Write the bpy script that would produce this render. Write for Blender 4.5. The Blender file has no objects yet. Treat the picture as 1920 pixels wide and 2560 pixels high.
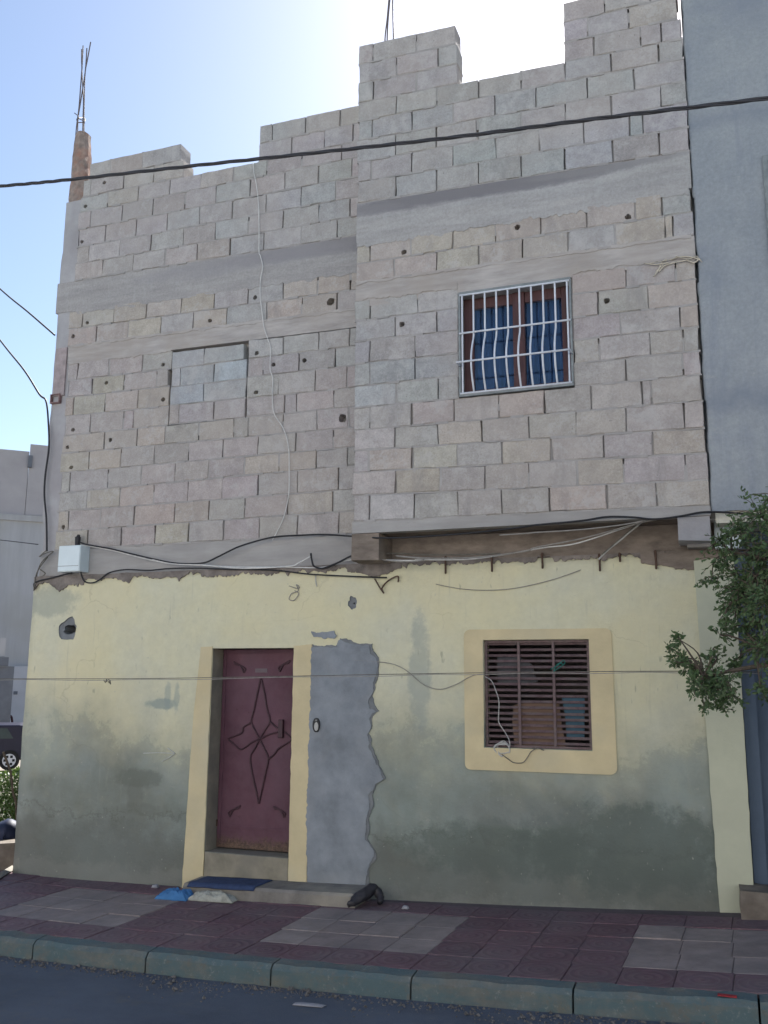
import bpy, bmesh, math, random
from mathutils import Vector, Matrix, noise as mnoise
random.seed(7)
R = math.radians
scene = bpy.context.scene
COL = scene.collection

# ------------------------------------------------------------------ camera
FPX, YAW, PIT, ROL = 2300.0, -0.3532, 0.1821, 0.0071      # in pixels of the 1920 x 2560 photograph
DIST, CZ = 7.8878, 1.92
OVER = -0.373                                             # plane of the projecting upper wall
cy, sy, cp, sp = math.cos(YAW), math.sin(YAW), math.cos(PIT), math.sin(PIT)
FW = Vector((sy * cp, cy * cp, sp)); R0 = Vector((cy, -sy, 0)); U0 = R0.cross(FW)
RT = math.cos(ROL) * R0 + math.sin(ROL) * U0; UP = -math.sin(ROL) * R0 + math.cos(ROL) * U0
CAM = Vector((0, -DIST, CZ))
cam_data = bpy.data.cameras.new('camera'); cam = bpy.data.objects.new('camera', cam_data); COL.objects.link(cam)
cam.matrix_world = Matrix(((RT.x, UP.x, -FW.x, CAM.x), (RT.y, UP.y, -FW.y, CAM.y), (RT.z, UP.z, -FW.z, CAM.z), (0, 0, 0, 1)))
cam_data.sensor_fit = 'VERTICAL'; cam_data.sensor_height = 36.0; cam_data.lens = 36.0 * FPX / 2560.0
cam_data.clip_end = 2000; scene.camera = cam

# ------------------------------------------------------------------ sky, sun, exposure
SUN_EL, SUN_AZ = 42.0, -1.0                               # behind the house: azimuth from +Y towards +X
w = bpy.data.worlds.new('World'); scene.world = w; w.use_nodes = True
nt = w.node_tree; nt.nodes.clear()
sky = nt.nodes.new('ShaderNodeTexSky'); sky.sky_type = 'NISHITA'; sky.sun_disc = False
sky.sun_elevation = R(SUN_EL); sky.sun_rotation = R(SUN_AZ); sky.dust_density = 0.7; sky.air_density = 1.0; sky.ozone_density = 1.0
bg = nt.nodes.new('ShaderNodeBackground'); bg.inputs[1].default_value = 0.06
wo = nt.nodes.new('ShaderNodeOutputWorld'); nt.links.new(sky.outputs[0], bg.inputs[0]); nt.links.new(bg.outputs[0], wo.inputs[0])
sun_d = bpy.data.lights.new('sun', 'SUN'); sun_d.energy = 5.0; sun_d.angle = R(0.53); sun_d.color = (1.0, 0.97, 0.93)
sun = bpy.data.objects.new('sun', sun_d); COL.objects.link(sun); sun.location = (0, 20, 30)
sv = Vector((math.sin(R(SUN_AZ)) * math.cos(R(SUN_EL)), math.cos(R(SUN_AZ)) * math.cos(R(SUN_EL)), math.sin(R(SUN_EL))))
sun.rotation_euler = sv.to_track_quat('Z', 'Y').to_euler()
vs = scene.view_settings; vs.view_transform = 'Standard'; vs.look = 'None'; vs.gamma = 1.0; vs.use_curve_mapping = False
vs.exposure = 1.70

# ------------------------------------------------------------------ photo pixel -> place
def ray(x, y): return FW + RT * ((x - 960) / FPX) + UP * ((1280 - y) / FPX)
def at(x, y, Y=0.0):
    d = ray(x, y); return CAM + d * ((Y - CAM.y) / d.y)
def at_t(x, y, t):                                        # t metres along the optical axis
    return CAM + ray(x, y) * t
def ground_z(X):
    def q(X): return 0.00429 * X * X + 0.0631 * X + 0.23095   # through the wall's foot
    if X < -7.0: return q(-7.0) + (X + 7.0) * 0.024 if X > -30 else q(-7.0) - 23 * 0.024
    if X > 1.0: return q(1.0) + (min(X, 5) - 1.0) * 0.05
    return q(X)
def at_g(x, y, off=0.0):
    d = ray(x, y); t = 8.0
    for _ in range(60):
        P = CAM + d * t; t = (ground_z(P.x) + off - CAM.z) / d.z
    return CAM + d * t
S = 500 / 1659
def T(ox, oy, pts, s=S): return [(ox + x * s, oy + y * s) for x, y in pts]

# ------------------------------------------------------------------ object helpers
ORG = {}
def link(o, origin, parent=None):
    COL.objects.link(o)
    if parent is not None:
        o.parent = parent; o.location = origin - ORG[parent.name]
    else:
        o.location = origin
    ORG[o.name] = origin.copy()
    return o
def tag(o, label=None, cat=None, group=None, kind=None):
    if label: o['label'] = label
    if cat: o['category'] = cat
    if group: o['group'] = group
    if kind: o['kind'] = kind
    return o
def empty(name, loc, label, cat, group=None):
    o = bpy.data.objects.new(name, None); o.empty_display_size = 0.2
    link(o, Vector(loc)); return tag(o, label, cat, group)
class MB:
    """collects faces in world coordinates, becomes one mesh object"""
    def __init__(s): s.v = []; s.f = []; s.m = []
    def add(s, vs, fs, mi=0):
        b = len(s.v); s.v += [Vector(v) for v in vs]; s.f += [tuple(i + b for i in f) for f in fs]; s.m += [mi] * len(fs); return s
    def box(s, x0, x1, y0, y1, z0, z1, mi=0):
        return s.add([(x0, y0, z0), (x1, y0, z0), (x1, y1, z0), (x0, y1, z0), (x0, y0, z1), (x1, y0, z1), (x1, y1, z1), (x0, y1, z1)],
                     [(0, 1, 5, 4), (1, 2, 6, 5), (2, 3, 7, 6), (3, 0, 4, 7), (4, 5, 6, 7), (3, 2, 1, 0)], mi)
    def tube(s, pts, r, n=6, mi=0, cap=True):
        pts = [Vector(p) for p in pts]; rs = r if isinstance(r, (list, tuple)) else [r] * len(pts)
        b = len(s.v); prev = None
        for i, p in enumerate(pts):
            d = (pts[min(i + 1, len(pts) - 1)] - pts[max(i - 1, 0)])
            if d.length < 1e-7: d = Vector((0, 0, 1))
            d.normalize()
            if prev is None:
                a = d.cross(Vector((0, 0, 1))); a = a if a.length > 0.05 else d.cross(Vector((1, 0, 0)))
            else:
                a = prev - d * prev.dot(d)
            a.normalize(); prev = a; c = d.cross(a)
            for k in range(n):
                t = 2 * math.pi * k / n; s.v.append(p + (a * math.cos(t) + c * math.sin(t)) * rs[i])
        for i in range(len(pts) - 1):
            for k in range(n):
                k2 = (k + 1) % n; s.f.append((b + i * n + k, b + i * n + k2, b + (i + 1) * n + k2, b + (i + 1) * n + k)); s.m.append(mi)
        if cap:
            s.f.append(tuple(b + k for k in range(n))[::-1]); s.f.append(tuple(b + (len(pts) - 1) * n + k for k in range(n))); s.m += [mi, mi]
        return s
    def sheet(s, poly, y, th, mi=0):
        """poly = [(x, z)], a slab whose face lies at y and goes back by th"""
        n = len(poly); b = len(s.v)
        area = sum(poly[i][0] * poly[(i + 1) % n][1] - poly[(i + 1) % n][0] * poly[i][1] for i in range(n))
        if area < 0: poly = poly[::-1]
        for x, z in poly: s.v.append(Vector((x, y, z)))
        for x, z in poly: s.v.append(Vector((x, y + th, z)))
        s.f.append(tuple(b + i for i in range(n))); s.m.append(mi)
        for i in range(n):
            j = (i + 1) % n; s.f.append((b + i, b + n + i, b + n + j, b + j)); s.m.append(mi)
        return s
    def build(s, name, mat, parent=None, smooth=False, bevel=0, subsurf=0, at_base=False):
        lo = Vector((min(v.x for v in s.v), min(v.y for v in s.v), min(v.z for v in s.v)))
        hi = Vector((max(v.x for v in s.v), max(v.y for v in s.v), max(v.z for v in s.v)))
        org = (lo + hi) / 2; org.z = lo.z
        me = bpy.data.meshes.new(name); me.from_pydata([v - org for v in s.v], [], s.f)
        mats = mat if isinstance(mat, (list, tuple)) else [mat]
        for m in mats: me.materials.append(m)
        if len(mats) > 1: me.polygons.foreach_set('material_index', s.m)
        if smooth: me.polygons.foreach_set('use_smooth', [True] * len(me.polygons))
        me.update(); o = bpy.data.objects.new(name, me); link(o, org, parent)
        if bevel:
            bm = o.modifiers.new('bevel', 'BEVEL'); bm.width = bevel; bm.segments = 2; bm.limit_method = 'ANGLE'
        return o
def spline(pts, n=8):
    """Catmull-Rom through the points"""
    pts = [Vector(p) for p in pts]; out = []
    for i in range(len(pts) - 1):
        p0 = pts[max(i - 1, 0)]; p1 = pts[i]; p2 = pts[i + 1]; p3 = pts[min(i + 2, len(pts) - 1)]
        for k in range(n):
            t = k / n
            out.append(0.5 * ((2 * p1) + (p2 - p0) * t + (2 * p0 - 5 * p1 + 4 * p2 - p3) * t * t + (3 * p1 - p0 - 3 * p2 + p3) * t ** 3))
    out.append(pts[-1]); return out

# ------------------------------------------------------------------ materials
MATS = {}
class NG:
    def __init__(s, name):
        s.m = bpy.data.materials.new(name); s.m.use_nodes = True; s.t = s.m.node_tree; s.b = s.t.nodes['Principled BSDF']
        s.geo = s.t.nodes.new('ShaderNodeNewGeometry'); s.pos = s.geo.outputs['Position']
    def n(s, typ, **kw):
        nd = s.t.nodes.new('ShaderNode' + typ)
        for k, v in kw.items():
            if k.startswith('i_'):
                nd.inputs[k[2:].replace('_', ' ')].default_value = v
            else: setattr(nd, k, v)
        return nd
    def l(s, a, b): s.t.links.new(a, b)
    def noise(s, scale, detail=5, rough=0.6, vec=None, stretch=None):
        nd = s.n('TexNoise'); nd.inputs['Scale'].default_value = scale; nd.inputs['Detail'].default_value = detail; nd.inputs['Roughness'].default_value = rough
        v = vec or s.pos
        if stretch:
            mp = s.n('Mapping'); mp.inputs['Scale'].default_value = stretch; s.l(v, mp.inputs['Vector']); v = mp.outputs[0]
        s.l(v, nd.inputs['Vector']); return nd.outputs['Fac']
    def ramp(s, fac, stops):
        nd = s.n('ValToRGB'); e = nd.color_ramp.elements
        while len(e) < len(stops): e.new(0.5)
        for i, (p, c) in enumerate(stops):
            e[i].position = p; e[i].color = (c, c, c, 1) if isinstance(c, (int, float)) else (*c, 1)
        s.l(fac, nd.inputs[0]); return nd.outputs[0]
    def mix(s, fac, a, b, mode='MIX'):
        nd = s.n('Mix', data_type='RGBA', blend_type=mode)
        for sock, v in ((nd.inputs[0], fac), (nd.inputs[6], a), (nd.inputs[7], b)):
            if isinstance(v, (int, float)): sock.default_value = v
            elif isinstance(v, (tuple, list)): sock.default_value = (*v[:3], 1)
            else: s.l(v, sock)
        return nd.outputs[2]
    def math(s, op, a, b=None, clamp=False):
        nd = s.n('Math', operation=op, use_clamp=clamp)
        for i, v in enumerate((a, b)):
            if v is None: continue
            if isinstance(v, (int, float)): nd.inputs[i].default_value = v
            else: s.l(v, nd.inputs[i])
        return nd.outputs[0]
    def sep(s):
        nd = s.n('SeparateXYZ'); s.l(s.pos, nd.inputs[0]); return nd.outputs
    def bump(s, h, strength, dist=0.01, normal=None):
        nd = s.n('Bump'); nd.inputs['Strength'].default_value = strength; nd.inputs['Distance'].default_value = dist
        s.l(h, nd.inputs['Height'])
        if normal is not None: s.l(normal, nd.inputs['Normal'])
        return nd.outputs[0]
    def done(s, col, rough=0.9, normal=None, metal=0.0, spec=0.3):
        if isinstance(col, (tuple, list)): s.b.inputs['Base Color'].default_value = (*col[:3], 1)
        else: s.l(col, s.b.inputs['Base Color'])
        if isinstance(rough, (int, float)): s.b.inputs['Roughness'].default_value = rough
        else: s.l(rough, s.b.inputs['Roughness'])
        s.b.inputs['Metallic'].default_value = metal; s.b.inputs['Specular IOR Level'].default_value = spec
        if normal is not None: s.l(normal, s.b.inputs['Normal'])
        return s.m
def basic(name, col, var=0.2, scale=6.0, rough=0.9, bump=0.25, bscale=60.0, metal=0.0, spec=0.3, tint=None, stretch=None):
    g = NG(name); a = tuple(c * (1 - var) for c in col); b = tuple(min(1, c * (1 + var)) for c in col)
    c = g.ramp(g.noise(scale, 8, 0.65, stretch=stretch), [(0.3, a), (0.72, b)])
    if tint: c = g.mix(g.ramp(g.noise(scale * 0.35, 3), [(0.45, 0.0), (0.7, 0.8)]), c, tint)
    nm = g.bump(g.noise(bscale, 6, 0.7), bump, 0.01) if bump else None
    return g.done(c, rough, nm, metal, spec)
def block_material():
    g = NG('concrete_block'); oi = g.n('ObjectInfo'); base = oi.outputs['Color']
    c = g.mix(1.0, base, g.ramp(g.noise(7, 8, 0.75), [(0.25, 0.70), (0.75, 1.20)]), 'MULTIPLY')
    c = g.mix(1.0, c, g.ramp(g.noise(60, 5, 0.85), [(0.3, 0.74), (0.7, 1.16)]), 'MULTIPLY')
    c = g.mix(g.ramp(g.noise(1.1, 4, 0.6), [(0.42, 0.0), (0.62, 0.45)]), c, (0.40, 0.355, 0.32))
    c = g.mix(g.ramp(g.noise(28, 3, 0.6), [(0.68, 0.0), (0.74, 0.7)]), c, (0.20, 0.19, 0.185))                 # pits
    c = g.mix(g.ramp(g.noise(4.1, 7, 0.8), [(0.53, 0.0), (0.60, 0.5)]), c, (0.47, 0.45, 0.43))   # dried mortar smears
    c = g.mix(g.ramp(g.noise(2.2, 6, 0.75, stretch=(1.6, 1, 0.5)), [(0.55, 0.0), (0.70, 0.5)]), c, (0.235, 0.225, 0.215))
    h = g.mix(0.5, g.noise(120, 5, 0.8), g.noise(30, 5, 0.7))
    return g.done(c, 0.95, g.bump(h, 0.55, 0.008), 0, 0.15)
def plaster_material():
    """cream paint, grey-green and worn through on the lower half, stained"""
    g = NG('cream_plaster'); x, y, z = g.sep()
    cream = g.mix(g.ramp(g.noise(1.3, 6, 0.6), [(0.35, 0.0), (0.7, 1.0)]), (0.62, 0.58, 0.385), (0.56, 0.55, 0.425))
    cream = g.mix(1.0, cream, g.ramp(g.noise(14, 8, 0.7), [(0.3, 0.93), (0.7, 1.05)]), 'MULTIPLY')
    cream = g.mix(g.ramp(g.noise(0.9, 4, 0.5), [(0.48, 0.0), (0.62, 0.5)]), cream, (0.645, 0.575, 0.355))
    grey = g.mix(g.ramp(g.noise(1.7, 6, 0.65), [(0.35, 0.0), (0.68, 1.0)]), (0.185, 0.198, 0.165), (0.25, 0.278, 0.252))
    grey = g.mix(g.ramp(g.noise(4.5, 6, 0.7), [(0.52, 0.0), (0.72, 0.6)]), grey, (0.255, 0.255, 0.20))
    n1 = g.math('MULTIPLY', g.math('SUBTRACT', g.noise(1.1, 6, 0.65), 0.5), 1.5)
    lvl = g.math('ADD', z, n1)
    worn = g.ramp(lvl, [(0.0, 1.0), (1.0, 1.0)])
    mr = g.n('MapRange', interpolation_type='SMOOTHSTEP'); g.l(lvl, mr.inputs[0])
    mr.inputs[1].default_value = 2.05; mr.inputs[2].default_value = 0.85; worn = mr.outputs[0]
    # paint worn away in flakes with hard edges where the wall turns grey, and a paler blue-green bloom
    fl = g.math('ADD', worn, g.math('MULTIPLY', g.math('SUBTRACT', g.noise(9, 9, 0.8), 0.5), 1.3))
    sharp = g.ramp(fl, [(0.50, 0.0), (0.60, 1.0)])
    worn = g.math('ADD', g.math('MULTIPLY', worn, 0.84), g.math('MULTIPLY', sharp, 0.16), clamp=True)
    c = g.mix(worn, cream, grey)
    c = g.mix(g.math('MULTIPLY', worn, g.ramp(g.noise(0.8, 5, 0.6), [(0.45, 0.0), (0.62, 0.55)])), c, (0.29, 0.345, 0.315))
    # tide lines and drips
    td = g.math('ABSOLUTE', g.math('SUBTRACT', g.math('ADD', z, g.math('MULTIPLY', g.math('SUBTRACT', g.noise(1.9, 7, 0.75), 0.5), 0.8)), 0.62))
    c = g.mix(g.ramp(td, [(0.0, 0.5), (0.025, 0.0)]), c, (0.12, 0.125, 0.10))
    c = g.mix(g.math('MULTIPLY', worn, g.ramp(g.noise(11, 6, 0.8), [(0.62, 0.0), (0.68, 0.6)])), c, (0.36, 0.355, 0.30))
    c = g.mix(g.ramp(g.noise(3.5, 6, 0.7, stretch=(5, 5, 0.35)), [(0.60, 0.0), (0.74, 0.35)]), c, (0.33, 0.33, 0.27))
    # damp, moss-dark foot with a ragged upper edge
    n2 = g.math('MULTIPLY', g.math('SUBTRACT', g.noise(2.3, 7, 0.7), 0.5), 0.9)
    m2 = g.n('MapRange', interpolation_type='SMOOTHSTEP'); g.l(g.math('ADD', z, n2), m2.inputs[0])
    m2.inputs[1].default_value = 0.75; m2.inputs[2].default_value = 0.35
    c = g.mix(g.math('MULTIPLY', m2.outputs[0], 0.6), c, (0.105, 0.105, 0.092))
    n3 = g.math('MULTIPLY', g.math('SUBTRACT', g.noise(5.0, 7, 0.75), 0.5), 0.5)
    m3 = g.n('MapRange', interpolation_type='SMOOTHSTEP'); g.l(g.math('ADD', z, n3), m3.inputs[0])
    m3.inputs[1].default_value = 0.22; m3.inputs[2].default_value = 0.10
    c = g.mix(g.math('MULTIPLY', m3.outputs[0], 0.35), c, (0.26, 0.26, 0.23))
    # damp blotches (ellipses in wall coordinates, ragged by noise)
    for cx, cz_, rx, rz, k, colr in [(-5.42, 0.98, 0.26, 0.085, 0.6, (0.14, 0.15, 0.125)), (-5.45, 0.82, 0.10, 0.16, 0.5, (0.15, 0.155, 0.13)),
                                     (-5.36, 0.69, 0.26, 0.06, 0.45, (0.15, 0.155, 0.13)), (-5.20, 1.69, 0.17, 0.05, 0.7, (0.24, 0.29, 0.27)),
                                     (-5.13, 1.78, 0.035, 0.14, 0.5, (0.26, 0.31, 0.29)), (-5.03, 1.76, 0.03, 0.14, 0.5, (0.26, 0.31, 0.29)),
                                     (-0.75, 0.62, 0.95, 0.34, 0.7, (0.10, 0.12, 0.105)), (-1.9, 0.55, 0.8, 0.22, 0.65, (0.11, 0.13, 0.112)), (-1.7, 0.86, 0.55, 0.12, 0.4, (0.20, 0.215, 0.20)),
                                     (-2.55, 2.0, 0.10, 0.5, 0.55, (0.30, 0.33, 0.30)), (-6.6, 2.72, 0.35, 0.16, 0.55, (0.30, 0.32, 0.27))]:
        dx = g.math('DIVIDE', g.math('SUBTRACT', x, cx), rx); dz = g.math('DIVIDE', g.math('SUBTRACT', z, cz_), rz)
        d = g.math('ADD', g.math('MULTIPLY', dx, dx), g.math('MULTIPLY', dz, dz))
        d = g.math('ADD', d, g.math('MULTIPLY', g.math('SUBTRACT', g.noise(7, 6, 0.7), 0.5), 3.2))
        m = g.n('MapRange', interpolation_type='SMOOTHSTEP'); g.l(d, m.inputs[0]); m.inputs[1].default_value = 1.5; m.inputs[2].default_value = 0.4
        c = g.mix(g.math('MULTIPLY', m.outputs[0], k), c, colr)
    # hairline cracks, only here and there
    wp = g.n('VectorMath', operation='ADD'); nz = g.n('TexNoise'); nz.inputs['Scale'].default_value = 3.0; nz.inputs['Detail'].default_value = 6; g.l(g.pos, nz.inputs['Vector'])
    sc = g.n('VectorMath', operation='SCALE'); g.l(nz.outputs['Color'], sc.inputs[0]); sc.inputs['Scale'].default_value = 0.45; g.l(g.pos, wp.inputs[0]); g.l(sc.outputs[0], wp.inputs[1])
    vo = g.n('TexVoronoi', feature='DISTANCE_TO_EDGE'); vo.inputs['Scale'].default_value = 1.1; g.l(wp.outputs[0], vo.inputs['Vector'])
    crk = g.math('MULTIPLY', g.ramp(vo.outputs['Distance'], [(0.0, 1.0), (0.008, 0.0)]), g.ramp(g.noise(0.9, 3), [(0.55, 0.0), (0.63, 0.22)]))
    c = g.mix(crk, c, (0.16, 0.15, 0.12))
    # flakes where an older coat shows
    fk = g.ramp(g.noise(6.5, 10, 0.85), [(0.655, 0.0), (0.67, 0.75)])
    c = g.mix(g.math('MULTIPLY', fk, g.ramp(g.noise(0.8, 3), [(0.42, 0.0), (0.55, 1.0)])), c, (0.44, 0.43, 0.38))
    # scratches, small knocks
    c = g.mix(g.ramp(g.noise(26, 3, 0.5), [(0.70, 0.0), (0.76, 0.5)]), c, (0.40, 0.40, 0.34))
    c = g.mix(g.ramp(g.noise(18, 2, 0.5, stretch=(1, 1, 0.35)), [(0.22, 0.5), (0.28, 0.0)]), c, (0.24, 0.25, 0.20))
    h = g.mix(0.6, g.noise(45, 6, 0.75), g.noise(3.2, 5, 0.6, stretch=(1, 1, 2)))
    return g.done(c, 0.88, g.bump(h, 0.6, 0.02), 0, 0.2)
def tile_material(name, a, b, rings):
    g = NG(name); tc = g.n('TexCoord'); oi = g.n('ObjectInfo')
    c = g.mix(oi.outputs['Random'], a, b)
    c = g.mix(1.0, c, g.ramp(g.noise(7, 8, 0.7), [(0.3, 0.75), (0.72, 1.2)]), 'MULTIPLY')
    c = g.mix(g.ramp(g.noise(1.6, 6, 0.7), [(0.42, 0.0), (0.7, 0.65)]), c, (0.135, 0.12, 0.125))     # dust
    c = g.mix(g.ramp(g.noise(19, 6, 0.8), [(0.6, 0.0), (0.7, 0.45)]), c, (0.06, 0.05, 0.055))
    nm = g.bump(g.noise(70, 5, 0.7), 0.25, 0.006)
    if rings:
        wv = g.n('TexWave', wave_type='RINGS', rings_direction='SPHERICAL'); wv.inputs['Scale'].default_value = 5.5; wv.inputs['Distortion'].default_value = 0.4
        g.l(tc.outputs['Object'], wv.inputs['Vector'])
        nm = g.bump(wv.outputs['Fac'], 0.35, 0.006, nm)
        c = g.mix(g.ramp(wv.outputs['Fac'], [(0.86, 0.0), (0.97, 0.25)]), c, (0.22, 0.18, 0.18))
    return g.done(c, g.ramp(g.noise(4, 4), [(0.3, 0.6), (0.7, 0.85)]), nm, 0, 0.35)
M_BLOCK = block_material()
M_MORTAR = basic('mortar', (0.345, 0.328, 0.31), 0.18, 5, 0.95, 0.5, 50, spec=0.15)
def stained(name, col, spots):
    g = NG(name); x, y, z = g.sep()
    c = g.ramp(g.noise(3.0, 8, 0.65, stretch=(0.5, 1, 3.5)), [(0.3, tuple(v * .80 for v in col)), (0.72, tuple(v * 1.12 for v in col))])
    c = g.mix(1.0, c, g.ramp(g.noise(40, 5, 0.8), [(0.3, 0.82), (0.7, 1.12)]), 'MULTIPLY')
    c = g.mix(g.ramp(g.noise(4.0, 5, 0.7, stretch=(2.2, 1, 0.35)), [(0.55, 0.0), (0.72, 0.4)]), c, (0.46, 0.455, 0.44))
    for cx, cz_, rx, rz, k, colr in spots:
        dx = g.math('DIVIDE', g.math('SUBTRACT', x, cx), rx); dz = g.math('DIVIDE', g.math('SUBTRACT', z, cz_), rz)
        d = g.math('ADD', g.math('MULTIPLY', dx, dx), g.math('MULTIPLY', dz, dz))
        d = g.math('ADD', d, g.math('MULTIPLY', g.math('SUBTRACT', g.noise(6, 7, 0.75, stretch=(1, 1, 2.5)), 0.5), 2.2))
        m = g.n('MapRange', interpolation_type='SMOOTHSTEP'); g.l(d, m.inputs[0]); m.inputs[1].default_value = 1.6; m.inputs[2].default_value = 0.3
        c = g.mix(g.math('MULTIPLY', m.outputs[0], k), c, colr)
    return g.done(c, 0.93, g.bump(g.noise(35, 6, 0.75), 0.5, 0.01), 0, 0.2)
M_BAND = basic('cast_concrete', (0.36, 0.345, 0.325), 0.16, 3.0, 0.93, 0.45, 35, spec=0.2, tint=(0.29, 0.275, 0.26), stretch=(0.5, 1, 3.5))
M_LINTEL = basic('lintel_concrete', (0.405, 0.375, 0.348), 0.25, 5.0, 0.93, 0.45, 40, spec=0.2, tint=(0.36, 0.32, 0.28), stretch=(0.5, 1, 3))
M_DARKBAND = basic('stained_concrete', (0.265, 0.255, 0.255), 0.18, 4.0, 0.93, 0.4, 40, spec=0.2, stretch=(0.5, 1, 3))
M_SMEAR = basic('mortar_smear', (0.37, 0.355, 0.34), 0.14, 5, 0.95, 0.6, 30, spec=0.15)
M_COLUMN = basic('column_concrete', (0.37, 0.36, 0.36), 0.15, 4, 0.93, 0.45, 40, spec=0.2, tint=(0.30, 0.28, 0.28))
M_ROUGH = basic('broken_concrete', (0.27, 0.22, 0.19), 0.35, 16, 0.95, 0.9, 30, spec=0.15, tint=(0.32, 0.17, 0.12))
M_BROWN = basic('bare_beam', (0.20, 0.165, 0.135), 0.35, 5, 0.93, 0.5, 40, spec=0.2, stretch=(1, 1, 2.5))
M_PLASTER = plaster_material()
M_SURROUND = basic('ochre_paint', (0.575, 0.485, 0.295), 0.10, 3.5, 0.8, 0.25, 40, spec=0.25, tint=(0.50, 0.455, 0.32))
M_PILASTER = basic('cream_paint', (0.47, 0.475, 0.355), 0.08, 3.0, 0.8, 0.25, 40, spec=0.25, tint=(0.45, 0.445, 0.34))
M_CEMENT = basic('cement_render', (0.235, 0.255, 0.275), 0.24, 4.0, 0.92, 0.6, 45, spec=0.2, tint=(0.275, 0.28, 0.28))
M_CEMENT_D = basic('cement_slurry', (0.185, 0.195, 0.20), 0.2, 9.0, 0.95, 0.5, 60, spec=0.2)
M_LEDGE = basic('ledge_cement', (0.20, 0.175, 0.155), 0.45, 7.0, 0.95, 0.7, 40, spec=0.15)
M_DIRTY = basic('dirty_threshold', (0.26, 0.235, 0.18), 0.25, 5.0, 0.92, 0.4, 40, spec=0.2, tint=(0.17, 0.16, 0.14))
M_STEP = basic('step_concrete', (0.20, 0.185, 0.165), 0.3, 6.0, 0.93, 0.5, 40, spec=0.2, tint=(0.33, 0.30, 0.24))
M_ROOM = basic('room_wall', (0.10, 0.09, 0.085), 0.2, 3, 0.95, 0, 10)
def door_material():
    g = NG('maroon_door_paint'); x, y, z = g.sep()
    c = g.ramp(g.noise(3.5, 7, 0.65), [(0.3, (0.078, 0.032, 0.046)), (0.72, (0.125, 0.056, 0.074))])
    c = g.mix(g.ramp(g.noise(2.0, 5, 0.6, stretch=(1, 1, 0.6)), [(0.5, 0.0), (0.75, 0.4)]), c, (0.135, 0.08, 0.105))
    c = g.mix(g.ramp(g.noise(16, 6, 0.8), [(0.63, 0.0), (0.70, 0.6)]), c, (0.06, 0.03, 0.025))
    n = g.math('MULTIPLY', g.math('SUBTRACT', g.noise(14, 7, 0.75), 0.5), 0.28)
    m = g.n('MapRange', interpolation_type='SMOOTHSTEP'); g.l(g.math('ADD', z, n), m.inputs[0]); m.inputs[1].default_value = 0.50; m.inputs[2].default_value = 0.40
    c = g.mix(m.outputs[0], c, g.ramp(g.noise(40, 5, 0.8), [(0.35, (0.045, 0.03, 0.025)), (0.65, (0.16, 0.10, 0.07))]))
    return g.done(c, g.ramp(g.noise(8, 5), [(0.3, 0.55), (0.7, 0.75)]), g.bump(g.noise(5, 4, 0.6), 0.4, 0.02), 0, 0.3)
M_DOOR = door_material()
M_DOORDK = basic('door_iron', (0.05, 0.02, 0.028), 0.3, 20, 0.55, 0.2, 80, spec=0.4)
M_BLACK = basic('black_rubber', (0.018, 0.018, 0.02), 0.3, 20, 0.6, 0, 50, spec=0.4)
M_IRON = basic('rusty_iron', (0.09, 0.055, 0.04), 0.5, 30, 0.8, 0.4, 90, spec=0.3)
M_REBAR = basic('rebar', (0.12, 0.10, 0.10), 0.35, 40, 0.7, 0.3, 120, spec=0.4)
M_SLAT = basic('shutter_paint', (0.13, 0.085, 0.085), 0.35, 22, 0.6, 0.3, 90, spec=0.35, tint=(0.16, 0.13, 0.12))
M_FRAMEWD = basic('maroon_wood', (0.090, 0.042, 0.042), 0.25, 8, 0.6, 0.2, 60, spec=0.35, stretch=(6, 6, 0.6))
M_GRILLE = basic('white_iron', (0.62, 0.64, 0.68), 0.10, 14, 0.5, 0.1, 60, spec=0.4)
M_GRILLEFR = basic('grey_iron', (0.21, 0.23, 0.23), 0.25, 14, 0.6, 0.2, 60, spec=0.4)
M_CURTAIN = basic('blue_curtain', (0.034, 0.066, 0.145), 0.25, 6, 0.8, 0.15, 90, spec=0.2, stretch=(4, 4, 0.4))
M_BOARD = basic('brown_board', (0.145, 0.095, 0.07), 0.3, 6, 0.85, 0.2, 40, spec=0.2, stretch=(0.6, 1, 4))
M_BLUEBOARD = basic('blue_board', (0.05, 0.11, 0.16), 0.2, 6, 0.7, 0.1, 40)
M_GREYCLOTH = basic('grey_cloth', (0.075, 0.077, 0.085), 0.35, 9, 0.9, 0.3, 30)
M_WHITEBOX = basic('white_metal_box', (0.62, 0.70, 0.71), 0.05, 4, 0.45, 0.05, 30, spec=0.45)
M_WCABLE = basic('grey_cable', (0.27, 0.255, 0.23), 0.25, 20, 0.6, 0, 50)
M_PALEWIRE = basic('pale_wire', (0.42, 0.41, 0.38), 0.2, 20, 0.6, 0, 50)
M_WFLEX = basic('white_flex', (0.62, 0.61, 0.58), 0.15, 20, 0.6, 0, 50)
M_DKWIRE = basic('dull_wire', (0.13, 0.12, 0.10), 0.3, 20, 0.6, 0, 50)
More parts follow.
